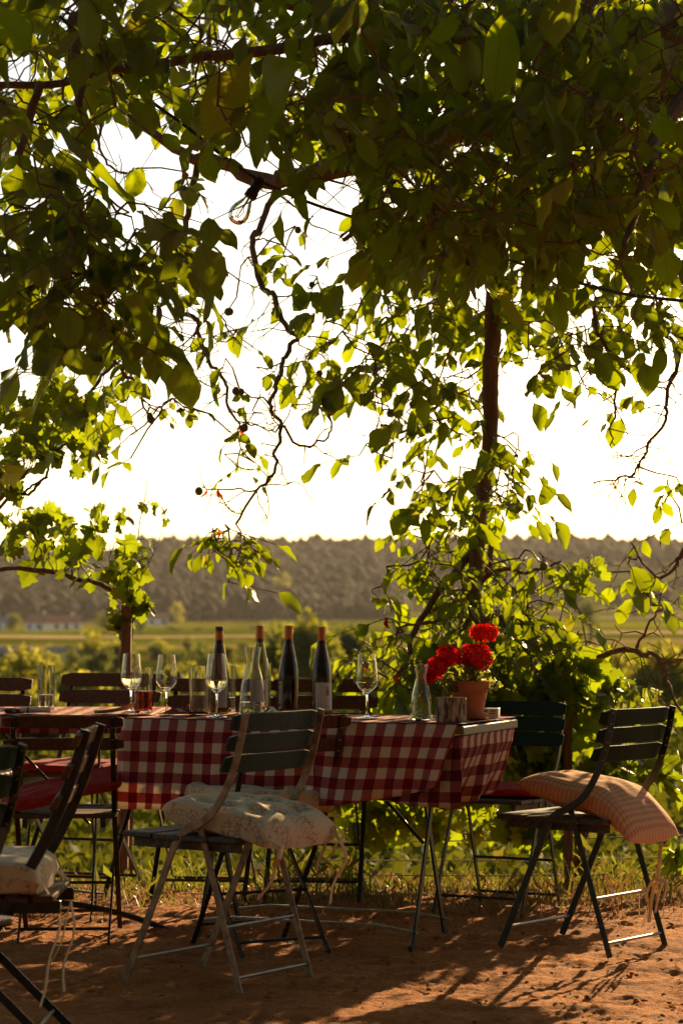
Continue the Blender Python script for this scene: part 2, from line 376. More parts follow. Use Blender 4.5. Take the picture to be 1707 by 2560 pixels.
def far_tree(name, label, cat, u, vtop, wpx, y, m='far_a', n=1500, clumps=14, tall=None, airy=.45, group='trees and bushes in the valley'):
    s = F/y; x = (u-853.5)/s; z0 = tz(x, y); ht = max(1.0, (H - (vtop-VH)/s) - z0); w = wpx/s
    t = thing(name, label, cat, (x, y, z0), group=group); g = np.random.default_rng(int(u*7+y))
    tr = MB().tube([(0, 0, -.3), (.02*ht, 0, ht*.3), (-.02*ht, .01*ht, ht*.75)], [ht*.035, ht*.028, ht*.01], 7)
    for k in range(6):
        a = k*1.05+u; hh = ht*(.25+.07*k); tr.tube([(0, 0, hh), (math.cos(a)*w*.2, math.sin(a)*w*.2, hh+ht*.12), (math.cos(a)*w*.33, math.sin(a)*w*.3, hh+ht*.3)], [ht*.015, ht*.01, ht*.004], 5)
    tr.build('trunk', M['bark'], t)
    c = g.normal(size=(clumps, 3)); c /= np.linalg.norm(c, axis=1)[:, None]; c *= g.uniform(.25, .8, (clumps, 1))
    cen = c*np.array([w*.42, w*.42, ht*.5]) + np.array([0, 0, ht*.48])
    k = g.integers(0, clumps, n); off = g.normal(size=(n, 3)); off /= np.linalg.norm(off, axis=1)[:, None]; off *= g.uniform(airy, 1, (n, 1))
    pos = cen[k] + off*np.array([w*.22, w*.22, ht*.19])*g.uniform(.7, 1.25, (n, 1))
    pos[:, 2] = np.maximum(pos[:, 2], .1)
    ls = g.uniform(.6, 1.3, (n, 1, 1))*w*.075
    V = (np.einsum('nij,kj->nki', rand_rot(n, g), QUAD)*ls + pos[:, None, :]).reshape(-1, 3)
    npmesh('crown', V, np.arange(n*4).reshape(n, 4), M[m], t, smooth=False)
FT = [('feathery_tree', 'slender feathery yellow green tree beyond the left tall glass', 'tree', 62, 1585, 170, 70, 'far_b', 1300, 12, .7),
 ('bushy_tree', 'tall olive green tree rising behind the third and fourth bottles from left', 'tree', 775, 1520, 190, 90, 'far_a', 3600, 26, .4),
 ('bushy_tree', 'olive tree behind the second bottle at the field edge', 'tree', 695, 1532, 170, 96, 'far_a', 3400, 24, .4),
 ('bushy_tree', 'rounded olive tree right of the rightmost bottle', 'tree', 862, 1552, 180, 100, 'far_c', 3000, 22, .4),
 ('bushy_tree', 'pale bushy tree between the wooden post and the village', 'tree', 245, 1574, 130, 200, 'far_b', 1900, 18, .4),
 ('lone_tree', 'lone round dark tree in the tan field right of the hanging limb', 'tree', 1472, 1470, 85, 420, 'far_c', 1500, 14, .35),
 ('bushy_tree', 'sunlit bushy tree at the right picture edge above the green chair', 'tree', 1665, 1596, 230, 62, 'far_b', 3000, 24, .4),
 ('bushy_tree', 'yellow green tree behind the bare forked branch', 'tree', 1520, 1590, 230, 66, 'far_b', 3000, 24, .4),
 ('bushy_tree', 'olive tree just right of the geranium beyond the vines', 'tree', 1370, 1600, 230, 70, 'far_a', 3000, 24, .4),
 ('low_bush', 'low bush in front of the yellow field between post and first bottle', 'bush', 440, 1640, 230, 60, 'far_a', 2600, 22, .4),
 ('low_bush', 'rounded bush right of the first bottle neck', 'bush', 600, 1632, 190, 66, 'far_b', 2400, 20, .4),
 ('low_bush', 'dark bush behind the two wine glasses on the left', 'bush', 345, 1655, 220, 48, 'far_c', 2400, 20, .4),
 ('low_bush', 'yellow bush behind the left backrest by the post', 'bush', 195, 1652, 230, 46, 'far_b', 2600, 22, .4),
 ('low_bush', 'wide green bush behind the two middle backrests', 'bush', 520, 1672, 280, 40, 'far_a', 2800, 24, .4),
 ('low_bush', 'small bush at the left picture edge below the village', 'bush', 15, 1640, 190, 90, 'far_c', 2000, 16, .4),
 ('low_bush', 'wide bush behind the lone empty wine glass', 'bush', 980, 1650, 300, 44, 'far_a', 2800, 24, .4),
 ('low_bush', 'broad bush low behind the feathery tree', 'bush', 90, 1690, 300, 36, 'far_a', 2600, 22, .4),
 ('field_bush', 'olive bush at the near end of the far yellow field', 'bush', 470, 1585, 60, 380, 'far_a', 900, 10, .35),
 ('field_bush', 'bush on the tan strip right of the wooden post', 'bush', 395, 1600, 90, 260, 'far_c', 1100, 12, .35),
 ('field_bush', 'rounded bush left of the wooden post below the village', 'bush', 285, 1598, 120, 180, 'far_a', 1500, 14, .35),
 ('field_bush', 'green bush right of the blue tank', 'bush', 250, 1618, 110, 150, 'far_c', 1500, 14, .35),
 ('field_bush', 'yellow bush between feathery tree and blue tank', 'bush', 125, 1605, 110, 130, 'far_b', 1500, 14, .35),
 ('field_bush', 'bush right of the leftmost bottle in the stubble', 'bush', 575, 1600, 70, 230, 'far_a', 1100, 12, .35),
 ('hedge_tree', 'pale green treetop standing out of the dark hillside wood', 'tree', 705, 1428, 60, 1180, 'far_b', 700, 10, .3),
 ('hedge_tree', 'small pale tree at the foot of the dark hillside', 'tree', 440, 1500, 60, 900, 'far_b', 700, 10, .3),
 ('hedge_tree', 'tree at the end of the yellow field below the hill', 'tree', 1010, 1520, 110, 500, 'far_c', 1200, 12, .35),
 ('hedge_tree', 'rounded tree left of the village roofs', 'tree', 30, 1520, 60, 640, 'far_c', 800, 10, .35),
 ('hedge_tree', 'dark tree between village and wooden post', 'tree', 265, 1515, 70, 600, 'far_c', 900, 10, .35),
 ('hedge_tree', 'round tree right of the wooden post at the field corner', 'tree', 355, 1528, 50, 560, 'far_c', 800, 10, .35)]
hr = random.Random(15)
for vt, y, us in ((1566, 640, range(330, 700, 58)), (1592, 330, range(140, 680, 95)), (1612, 190, range(60, 700, 120))):
    for q, u in enumerate(us): FT.append(('hedge_bush', '%s bush from the left in the %s hedge row across the valley fields' % (('first', 'second', 'third', 'fourth', 'fifth', 'sixth', 'seventh', 'eighth')[q], {640: 'farthest', 330: 'middle', 190: 'nearest'}[y]), 'bush', u+hr.uniform(-25, 25), vt+hr.uniform(-5, 6), hr.uniform(28, 55)*(1+190/y), y*hr.uniform(.95, 1.05), hr.choice(('far_a', 'far_c', 'far_b')), 500, 8, .35))
for (nm, lb, ct, u, vt, w, y, m, n, cl, ai) in FT: far_tree(nm, lb, ct, u, vt, w, y, m, n, cl, airy=ai)

# village
M['render'] = mat('lime_render', (.62, .58, .52), .9, (.72, .68, .6), .8)
M['tile'] = mat('roof_tile', (.30, .11, .06), .85, (.40, .17, .09), 1.2)
M['greyroof'] = mat('grey_roof', (.14, .13, .13), .8, (.19, .18, .17), 1.5)
M['pane'] = mat('dark_pane', (.03, .035, .04), .15)
M['bluepl'] = mat('blue_plastic', (.12, .28, .50), .5, (.16, .33, .55), 3)
def house(name, label, u, y, w, dep, hw, hr, rz, roof, chim=True):
    x = (u-853.5)/F*y; t = thing(name, label, 'house', (x, y, tz(x, y)-.2), rz, 'houses in the valley village')
    MB().box((0, 0, hw/2), (w, dep, hw), b=.05).build('wall', M['render'], t, False)
    e = .35; a, b_ = w/2+e, dep/2+e
    rf = MB().add([(-a, -b_, hw-.1), (a, -b_, hw-.1), (a, b_, hw-.1), (-a, b_, hw-.1), (-a+.1, 0, hw+hr), (a-.1, 0, hw+hr)],
                  [(0, 1, 5, 4), (2, 3, 4, 5), (0, 4, 3), (1, 2, 5), (0, 3, 2, 1)]).build('roof', roof, t, False)
    if chim: MB().box((w*.22, .3, hw+hr+.1), (.7, .7, 1.4), b=.03).build('chimney', M['render'], rf, False)
    k = max(2, int(w/3))
    for i in range(k):
        wx = -w/2+w*(i+.5)/k
        q = MB().box((wx, -dep/2-.02, hw*.55), (1.1, .12, 1.3), b=.02).build('window', M['pane'], t, False)
        MB().box((wx, -dep/2-.08, hw*.55-.72), (1.3, .2, .12), b=.02).build('sill', M['render'], q, False)
    MB().box((w*.5-.9 if k < 3 else 0, -dep/2-.03, 1.05), (.95, .1, 2.1), b=.02).build('door', M['bark'], t, False)
house('house', 'white house with long red roof in the far village, right one', 165, 700, 9.5, 6, 2.4, 2.4, .25, M['tile'])
house('house', 'white gabled house with red roof in the middle of the far village', 100, 680, 7, 5.5, 2.6, 2.8, -.5, M['tile'])
house('house', 'small pale house at the left edge of the far village', 12, 720, 6, 5, 2.4, 2.0, .1, M['greyroof'])
house('house', 'tiny pale house alone at the foot of the dark hill', 392, 820, 8, 6, 2.6, 2.2, .2, M['tile'], False)
house('farm_shed', 'low grey roofed shed among bushes below the village', 35, 260, 4.5, 3, 1.4, .7, .1, M['greyroof'], False)
house('farm_shed', 'small stone shed beside the blue tank', 160, 240, 3.0, 2.4, 1.5, .5, .2, M['greyroof'], False)
t = thing('water_tank', 'pale blue water tank beside the small shed in the fields', 'tank', (*P(213, 1650, 235).to_2d(), tz((213-853.5)/F*235, 235)+.1))
MB().lathe([(0, 0), (.38, 0), (.41, .06), (.41, .45), (.43, .48), (.41, .51), (.41, .95), (.36, 1.05), (0, 1.08)], 20).build('tank_body', M['bluepl'], t)
MB().lathe([(0, 1.05), (.14, 1.05), (.14, 1.14), (0, 1.15)], 14).build('lid', M['bluepl'], t)

# ------------------------------------------------------------------ furniture
M['green_wood'] = mat('green_painted_wood', (.018, .042, .040), .5, (.032, .060, .055), 14, (1, 6, 6), bump=.35, bscale=60, lo=.3, hi=.7, spec=.12)
M['dkgreen'] = mat('dark_green_paint', (.006, .022, .012), .6, (.013, .034, .020), 25, (1, 6, 6), bump=.3, bscale=60, spec=.1)
M['rust'] = mat('worn_tan_paint', (.18, .10, .055), .55, (.33, .22, .125), 28, bump=.3, bscale=120, lo=.38, hi=.6)
M['dkgreen_metal'] = mat('green_metal', (.012, .025, .017), .35, (.04, .04, .025), 35, lo=.5, hi=.75, spec=.35)
M['black'] = mat('black_iron', (.012, .011, .010), .4, (.03, .022, .016), 40, spec=.35)
M['brown'] = mat('brown_stained_wood', (.075, .034, .019), .6, (.125, .06, .032), 16, (1, 7, 7), bump=.4, bscale=70, spec=.15)
M['oldseat'] = mat('worn_dark_seat_wood', (.035, .03, .024), .5, (.12, .09, .06), 10, (8, 1, 8), bump=.4, bscale=60, lo=.4, hi=.75, spec=.3)
M['steel'] = mat('worn_steel', (.22, .20, .18), .4, (.32, .28, .24), 50, metal=.7)
M['rivet'] = mat('rivet', (.35, .30, .24), .4, metal=.6)
YV = Vector((0, 1, 0))
def chair(name, loc, head, style, fm, sm, seatm, label, group, k=1.0, nsl=3, rod=None, low=0, slh=.044, slp=.078):
    """folding garden chair; local +x is the front"""
    t = thing(name, label, 'chair', (loc[0], loc[1], gz(*loc)+.004), R(head), group); x0 = -.22*k
    V = lambda x, y, z: Vector((x*k+x0, y*k, z*k))
    if style == 'curved':
        A = spline([(-.03, .83), (-.012, .75), (.012, .67), (.05, .59), (.10, .525), (.155, .49), (.212, .462), (.25, .41), (.285, .33)], 4)+[np.array((.44, .0))]
        B = [(.155, .485), (.0, .0)]; wA, tA = .024, .007; sl = [(.800, .056), (.738, .056), (.676, .056)]; sy, ln = .188, .42; th = .013; bow = .022
        seat = [(.055, .105), (.165, .105), (.275, .105), (.392, .118)]; zs = .452
    else:
        A = spline([(-.075, .80), (-.045, .70), (.0, .58), (.06, .46), (.16, .31)], 4)+[np.array((.40, .0))]
        B = [(.43, .425), (.0, .0)]; wA, tA = .024, .007; sl = [(.775-slp*i, slh) for i in range(nsl)]; sy, ln = .172, .42; th = .017; bow = 0
        seat = [(.03+.063*i, .052) for i in range(7)]; zs = .445-low
    ax = lambda z: float(np.interp(z, [p[1] for p in A][::-1], [p[0] for p in A][::-1]))
    for s in (-1, 1):
        MB().bar([V(p[0], s*sy, p[1]) for p in A], (.028 if low else wA if bow else .007)*k, (.012 if low else tA if bow else .018)*k, (1, 0, 0)).build('leg', M[fm], t)
        MB().bar([V(p[0], s*(sy-.014), p[1]) for p in spline(B, 4)], .021*k, .007*k, (1, 0, 0)).build('leg', M[fm], t)
        q = MB().box(V((seat[0][0]+seat[-1][0])/2, s*(sy-.036), zs-.026), ((seat[-1][0]-seat[0][0]+.08)*k, .018*k, .032*k)).build('seat_rail', M[fm if style != 'curved' else seatm], t, False)
    def rod_(x, z, w, r=.0055, m='steel'): MB().tube([V(x, -w, z), V(x, w, z)], r*k, 8).build('stretcher', M[m], t)
    at = lambda Q, z: float(np.interp(z, [Q[1][1], Q[0][1]], [Q[1][0], Q[0][0]]))
    rm = rod or 'steel'
    rod_(ax(.07), .07, sy, m=rm); rod_(at(B, .045), .045, sy-.014, m=rm)
    rod_(at(B, .19), .19, sy-.014, m=rm)
    for i, (z, h) in enumerate(sl):
        x = ax(z)+.0045+th/2+(.010 if bow else 0); mb = MB(); NY = 10
        tilt = (ax(z+h/2)-ax(z-h/2))/2; rr = .012
        for j in range(NY+1):
            f = -1+2*j/NY; e = ln/2; hh = h/2 if abs(f) < 1 else h/2-rr*.7
            f2 = f if abs(f) < 1 else f; dx = -bow*(1-f*f)+bow*.4
            for (sx, szn) in ((1, 1), (1, -1), (-1, -1), (-1, 1)):
                mb.v.append(tuple(V(x+dx+sx*th/2+szn*tilt, f2*e, z+szn*hh)))
        for j in range(NY):
            for q in range(4): a, b_ = j*4+q, j*4+(q+1) % 4; mb.f.append((a, b_, b_+4, a+4))
        mb.f += [(3, 2, 1, 0), (NY*4, NY*4+1, NY*4+2, NY*4+3)]
        o = mb.build('slat', M[sm], t, False)
        bv = o.modifiers.new('bevel', 'BEVEL'); bv.width = .003; bv.segments = 2; bv.limit_method = 'ANGLE'
        rv = MB()
        for s in (-1, 1):
            for zz in (z+.018, z-.018): rv.lathe([(0, -.004), (.005, -.003), (.006, 0)], 8, V(ax(zz)-.004, s*sy, zz))
        rv.build('rivets', M['rivet'], o)['kind'] = 'stuff'
    for (x, w) in seat:
        dz = -.012*(1-((x-.22)/.22)**2)
        o = MB().box(V(x, 0, zs-.001+dz*.4), (w*k, (2*sy+.015)*k, .017*k), b=.004).build('seat_slat', M[seatm], t, False)
    return t
CH = {}
CH['centre'] = chair('folding_chair', (-.375, 6.84), 144, 'curved', 'rust', 'green_wood', 'oldseat', 'green slatted folding chair with tan frame in front of the red checked cloth', 'folding chairs at the tables')
CH['right'] = chair('folding_chair', (.818, 7.50), 140, 'curved', 'dkgreen_metal', 'dkgreen', 'oldseat', 'dark green folding chair under the peach gingham pillow', 'folding chairs at the tables', .975)
CH['second'] = chair('folding_chair', (-.28, 7.60), 116, 'straight', 'black', 'brown', 'brown', 'brown slatted folding chair half hidden behind the tan framed green chair', 'folding chairs at the tables', 1.0, 2, 'black')
CH['left'] = chair('folding_chair', (-.965, 7.86), 92, 'straight', 'black', 'brown', 'brown', 'brown slatted folding chair holding the tilted red cushion', 'folding chairs at the tables', .985, 2, 'black')
CH['profile'] = chair('folding_chair', (-.965, 5.90), 180, 'straight', 'black', 'brown', 'brown', 'dark slatted chair seen edge on with a fat cream cushion', 'folding chairs at the tables', 1.03, 3, 'black', low=.065)
CH['edge'] = chair('folding_chair', (-1.0, 4.77), 143, 'curved', 'dkgreen_metal', 'dkgreen', 'oldseat', 'dark green chair cut off by the left picture edge', 'folding chairs at the tables', 1.0)
CH['behind'] = chair('folding_chair', (.60, 8.47), 243, 'curved', 'dkgreen_metal', 'dkgreen', 'oldseat', 'dark green folding chair behind the end of the table by the vines', 'folding chairs at the tables', .95, rod='dkgreen_metal')
CH['far_a'] = chair('folding_chair', (-1.06, 9.02), 252, 'straight', 'black', 'brown', 'brown', 'brown folding chair with thin red pad facing us across the left table', 'folding chairs at the tables', 1.10, 3, 'black', slh=.052, slp=.064)
CH['far_b'] = chair('folding_chair', (-.545, 8.93), 263, 'straight', 'black', 'brown', 'brown', 'brown folding chair across the table behind the water glass and first bottle', 'folding chairs at the tables', 1.08, 3, 'black', slh=.052, slp=.064)
CH['far_c'] = chair('folding_chair', (-.10, 8.90), 265, 'straight', 'black', 'brown', 'brown', 'brown folding chair across the table behind the rightmost bottles', 'folding chairs at the tables', 1.08, 3, 'black', slh=.052, slp=.064)
CH['far_d'] = chair('folding_chair', (-1.56, 8.98), 262, 'straight', 'black', 'brown', 'brown', 'brown folding chair whose slat end just enters at the left edge', 'folding chairs at the tables', 1.08, 3, 'black', slh=.052, slp=.064)

# tables
M['plank'] = mat('grey_green_table_wood', (.11, .105, .08), .6, (.19, .175, .13), 12, (1, 8, 8), bump=.4)
TZ = .765
def table(name, label, loc, rz, Lx, Wy, legs):
    """origin at the near right corner of the top; local -x runs along the front edge, +y to the far side"""
    t = thing(name, label, 'table', (loc[0], loc[1], 0), R(rz), 'garden tables')
    n = 5; w = Wy/n
    for i in range(n): MB().box((-Lx/2, w*(i+.5), TZ-.018), (Lx, w-.006, .024), b=.003).build('plank', M['plank'], t, False)
    MB().box((.004, Wy/2, TZ-.019), (.012, Wy-.004, .030), b=.003).build('end_board', M['plank'], t, False)
    for x in legs:
        MB().box((x, Wy/2, TZ-.042), (.03, Wy-.08, .022)).build('cross_rail', M['dkgreen_metal'], t, False)
        for s, dx in ((-1, .012), (1, -.012)):
            a, b_ = Wy/2-.10*s, Wy/2+.19*s
            MB().bar([(x+dx, a, TZ-.04), (x+dx, b_, .02), (x+dx, b_+.03*s, .006)], .028, .008, (0, 1, .01)).build('leg', M['dkgreen_metal'], t)
    for s in (-1, 1):
        y = Wy/2+.175*s; a, b_ = legs[0], legs[-1]
        MB().bar([(a-.02, y, .055), (a+(b_-a)*.15, y, .075), (b_-(b_-a)*.15, y, .075), (b_+.02, y, .055)], .009, .014, (0, 0, 1)).build('foot_bar', M['steel'], t)
    for x, d in ((legs[0], .38), (legs[-1], -.38)):
        MB().tube([(x+d*.05, Wy/2, .34), (x+d, Wy/2, TZ-.05)], .006, 6).build('brace', M['black'], t)
    return t
T1L, T1R, T1W, T1 = (.394, 7.313), -22, .60, 1.25
tab1 = table('garden_table', 'folding garden table under the red checked cloth carrying bottles and geranium', T1L, T1R, T1, T1W, [-1.02, -.22])
T2C = (-.688, 8.02)
tab2 = table('garden_table', 'folding table at the left under the short hanging checked cloth', T2C, 0, 1.6, .80, [-1.35, -.25])

bars = [P(u, v, 8.0)-Vector((T2C[0], T2C[1], 0)) for u, v in ((-120, 2262), (20, 2252), (120, 2254), (230, 2268), (330, 2292), (420, 2325), (470, 2350))]
MB().tube([Vector(p) for p in spline(bars, 5)], .011, 8).build('arched_bar', M['black'], tab2)
CREAM, MID, DARK = (.82, .70, .57), (.50, .13, .11), (.27, .016, .028)
M['gingham_shade'] = cloth('shaded_gingham', ((.60, .46, .34), (.28, .075, .06), (.11, .010, .014)), .0705, .2)  # darker copy of the red gingham: shade at the table end in the colour
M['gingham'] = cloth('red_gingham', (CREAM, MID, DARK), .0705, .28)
M['pinkcheck'] = cloth('peach_gingham', ((.80, .50, .31), (.75, .37, .20), (.67, .26, .12)), .017, .12)
def skirt_cloth(name, label, host, path, nrm, drop, flare, foldA, top=None, z0=TZ+.004, group='checked tablecloths', slant=0, seed=1, sag=0, mk='gingham', inw=0):
    """path: top edge points (x,y) in table coords, nrm: outward normals, drop(s): length of the hang"""
    mb = MB(); mb.uv = []; NT = 16; n = len(path); s = 0; ss = []
    for i in range(n):
        if i: s += math.dist(path[i], path[i-1])
        ss.append(s)
    for i in range(n):
        d = drop(ss[i], ss[-1])
        for j in range(NT+1):
            tq = j/NT; w = foldA*tq**1.2*(1.2*noise.noise((ss[i]*5+seed+tq*.9, tq*.8, seed))+.35*math.sin(ss[i]*19+seed+tq*2.2)+.5*noise.noise((ss[i]*14, tq*1.5, seed+3))) + flare*tq
            rnd = .012*(1-math.cos(min(1, tq*6)*math.pi/2))
            off = rnd + max(w, -.004) + .004 + (inw*tq*min(1, max(0, (nrm[i][0]-.5)*2)) if inw else 0); x = path[i][0]+nrm[i][0]*off; y = path[i][1]+nrm[i][1]*off
            if slant: x += slant*tq*(ss[i]/ss[-1])**4
            z = z0 - .010*(1-math.cos(min(1, tq*6)*math.pi/2))*.6 - d*tq + sag*noise.noise((ss[i]*5, 2, seed))*tq
            mb.v.append((x, y, z)); mb.uv.append((ss[i], -d*tq))
    for i in range(n-1):
        for j in range(NT): a = i*(NT+1)+j; mb.f.append((a, a+NT+1, a+NT+2, a+1))
    if top:
        x0, x1, y0, y1 = top; NX, NYY = 60, 24; b = len(mb.v)
        for i in range(NX+1):
            for j in range(NYY+1):
                x = x0+(x1-x0)*i/NX; y = y0+(y1-y0)*j/NYY
                z = z0+.0025*noise.noise((x*6, y*6, seed))+.004*max(0, noise.noise((x*3+4, y*9, seed))) if 0 < j < NYY and 0 < i < NX else z0
                mb.v.append((x, y, z)); mb.uv.append((x-x0, y-y0))
        for i in range(NX):
            for j in range(NYY): a = b+i*(NYY+1)+j; mb.f.append((a, a+NYY+1, a+NYY+2, a+1))
    o = mb.build(name, M[mk]); o.location = host.location; o.rotation_euler = host.rotation_euler
    sd = o.modifiers.new('thickness', 'SOLIDIFY'); sd.thickness = .0012; sd.offset = 0
    return tag(o, label, 'tablecloth', group)
def rounded(pts, r, step=.012):
    """polyline with rounded corners, returns points and outward (right-hand) normals"""
    out = []
    for i in range(len(pts)):
        p = Vector(pts[i])
        if 0 < i < len(pts)-1:
            a = (Vector(pts[i-1])-p).normalized()*r; b = (Vector(pts[i+1])-p).normalized()*r
            for q in range(9): f = q/8; out.append((p+a)*(1-f)**2+p*2*f*(1-f)+(p+b)*f*f)
        else: out.append(p)
    res = [out[0]]
    for p in out[1:]:
        d = (p-res[-1]).length; k = max(1, int(d/step)); a = res[-1]
        for q in range(1, k+1): res.append(a.lerp(p, q/k))
    nr = []
    for i in range(len(res)):
        tt = (res[min(i+1, len(res)-1)]-res[max(i-1, 0)]).normalized(); nr.append((tt.y, -tt.x))
    return [tuple(p) for p in res], nr
# main cloth: round the left end, along the front to the right corner
pp, nn = rounded([(-T1, T1W), (-T1, 0), (-.004, 0)], .02)
skirt_cloth('tablecloth', 'red and cream checked tablecloth hanging long over the front of the right table', tab1, pp, nn,
            lambda s, t: float(np.interp(s, [0, T1W, T1W+.15, T1W+.75, T1W+1.1, t], [.28, .31, .305, .28, .235, .20])), .028, .042, (-T1, 0, 0, T1W), slant=-.065, seed=3, sag=.012)
# second cloth: tucked under the board at the right end
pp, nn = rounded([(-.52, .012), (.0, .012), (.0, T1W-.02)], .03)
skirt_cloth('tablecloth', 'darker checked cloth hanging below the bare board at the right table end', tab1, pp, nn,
            lambda s, t: float(np.interp(s, [0, .3, .5, .8, t], [.205, .22, .235, .235, .225])), .016, .055, None, z0=TZ-.034, seed=9, mk='gingham_shade', inw=-.125)
pp, nn = rounded([(-1.6, 0), (0, 0), (0, .8)], .02)
skirt_cloth('tablecloth', 'checked cloth with a short hem on the left table', tab2, pp, nn, lambda s, t: float(np.interp(s, [0, 1.5, 1.7, t], [.062, .058, .085, .07])), .012, .016, (-1.6, 0, 0, .8), seed=5)

# cushions
def floral():
    m, nt, b, L = newmat('floral_cotton'); b.inputs['Roughness'].default_value = .9; b.inputs['Specular IOR Level'].default_value = .1
    tc = N(nt, 'TexCoord'); nd = N(nt, 'TexNoise'); nd.inputs['Scale'].default_value = 22; L(tc.outputs['Object'], nd.inputs['Vector'])
    vm = N(nt, 'VectorMath', operation='MULTIPLY_ADD'); vm.inputs[1].default_value = (.03, .03, .03); L(nd.outputs['Color'], vm.inputs[0]); L(tc.outputs['Object'], vm.inputs[2])
    vo = N(nt, 'TexVoronoi', feature='DISTANCE_TO_EDGE'); vo.inputs['Scale'].default_value = 62; L(vm.outputs[0], vo.inputs['Vector'])
    r1 = ramp(nt, [(.0, (.22, .11, .06)), (.06, (.40, .27, .16)), (.11, (.56, .43, .28))]); L(vo.outputs['Distance'], r1.inputs[0])
    n2 = N(nt, 'TexNoise'); n2.inputs['Scale'].default_value = 16; n2.inputs['Detail'].default_value = 2; L(tc.outputs['Object'], n2.inputs['Vector'])
    r2 = ramp(nt, [(.47, (0, 0, 0)), (.53, (1, 1, 1))]); L(n2.outputs['Fac'], r2.inputs[0])
    mx = N(nt, 'MixRGB'); L(r2.outputs[0], mx.inputs[0]); mx.inputs[1].default_value = (.56, .43, .28, 1); L(r1.outputs[0], mx.inputs[2]); L(mx.outputs[0], b.inputs['Base Color'])
    b.inputs['Sheen Weight'].default_value = .2
    return m
M['floral'] = floral()
M['redpad'] = mat('red_canvas', (.30, .016, .016), .85, (.36, .03, .025), 30, bump=.2, bscale=300, spec=.15)
M['tape'] = mat('cotton_tape', (.58, .42, .24), .9, (.66, .50, .30), 30)
def pad(name, label, host, cx, cy, L_, W_, T_, matk, z=.465, tuft=None, tilt=(0, 0, 0), bend=0, ties=(), power=5.5, group=None, puff=0, seed=1, cat='cushion', sharp=.30):
    t = thing(name, label, cat, host.matrix_basis @ Vector((cx, cy, z)), 0, group); t.rotation_euler = (Matrix.Rotation(host.rotation_euler.z, 4, 'Z') @ Matrix.Rotation(tilt[1], 4, 'Y') @ Matrix.Rotation(tilt[0], 4, 'X')).to_euler()
    mb = MB(); mb.uv = []; n = 36
    for side in (1, -1):
        for i in range(n+1):
            for j in range(n+1):
                a, b_ = -1+2*i/n, -1+2*j/n
                e = max(0, (1-abs(a)**power))*max(0, (1-abs(b_)**power)); h = e**sharp
                tk = T_/2*h
                if tuft:
                    for (p, q) in tuft: tk *= 1-.55*math.exp(-((a-p)**2+(b_-q)**2)/.03)
                tk *= 1+.12*noise.noise((a*3+seed, b_*3, seed))
                # corners pulled in a little, sides scalloped
                sc = 1-.05*(abs(a)*abs(b_))**2 - puff*(1-max(abs(a), abs(b_))**2)*0
                wx = a*L_/2*(1-.05*(1-b_*b_) if abs(a) > .99 else 1)*sc; wy = b_*W_/2*(1-.05*(1-a*a) if abs(b_) > .99 else 1)*sc
                zz = side*tk + T_/2 + .01*noise.noise((a*2, b_*2, seed+5)) + bend*(min(0, a+.1))**2*-1
                mb.v.append((wx, wy, zz)); mb.uv.append((wx+seed, wy))
        o = 0 if side == 1 else (n+1)**2
        for i in range(n):
            for j in range(n):
                q = (o+i*(n+1)+j, o+(i+1)*(n+1)+j, o+(i+1)*(n+1)+j+1, o+i*(n+1)+j+1); mb.f.append(q if side == 1 else q[::-1])
    mb.build('cover', M[matk], t)
    for (tx, ty, tz_, ln, sway, w) in ties:
        pts = [Vector((tx, ty, tz_)) + Vector((-.02*math.sin(q*.5)-.01*min(q, 2)+sway*q*.004+.006*math.sin(q*1.3+sway*3), .010*math.sin(q*.9+ln*30), -ln*q/9)) for q in range(10)]
        MB().bar(pts, w, .0016, (.3, 1, 0)).build('tie', M['tape'], t)
    return t
TU = [(p, q) for p in (-.5, 0, .5) for q in (-.5, 0, .5)]
GC = 'loose seat cushions'
pad('seat_cushion', 'cream floral quilted cushion sliding off the back of the tan framed chair', CH['centre'], -.10, -.02, .42, .395, .095, 'floral', .460, TU, (0, R(-5), 0), .055,
    [(-.20, -.17, .03, .24, 0, .013), (-.20, .15, .03, .20, .6, .012), (-.205, -.16, .03, .12, 1, .011), (-.205, .17, .02, .08, -1, .02)], seed=2, group=GC)
pad('seat_cushion', 'cream floral cushion on the brown chair pushed up to the checked cloth', CH['second'], -.02, .02, .41, .43, .10, 'floral', .455, TU, (R(3), 0, 0), 0, [(-.19, -.15, .03, .2, 0, .012)], seed=6, group=GC)
pad('seat_cushion', 'fat cream floral cushion on the dark chair at the left edge', CH['profile'], .02, 0, .44, .42, .10, 'floral', .397, [(0, 0)], (0, 0, 0), .02,
    [(-.215, -.18, .03, .30, 1, .013), (-.21, -.15, .03, .33, -.4, .013), (-.215, .15, .03, .32, .3, .014)], seed=4, group=GC)
pad('seat_cushion', 'red canvas cushion propped aslant on the brown left chair', CH['left'], -.01, .015, .43, .46, .05, 'redpad', .492, None, (R(-13), R(-4), 0), 0, [], 5, seed=7, group=GC)
pad('seat_cushion', 'thin red pad on the chair facing us across the left table', CH['far_a'], .03, 0, .42, .42, .04, 'redpad', .493, None, (0, 0, 0), 0, [], 5, seed=8, group=GC)
pad('seat_cushion', 'thin red pad on the green chair behind the table end', CH['behind'], -.02, .03, .38, .36, .035, 'redpad', .440, None, (0, 0, 0), 0, [(-.18, .17, .02, .05, 0, .02)], 5, seed=9, group=GC)
pil = pad('gingham_pillow', 'plump peach gingham pillow hanging off the back of the dark green chair', CH['right'], -.055, .0, .50, .33, .12, 'pinkcheck', .450, None, (0, R(-10), 0), .115, [], 2.6, sharp=.5, seed=3, group=GC)
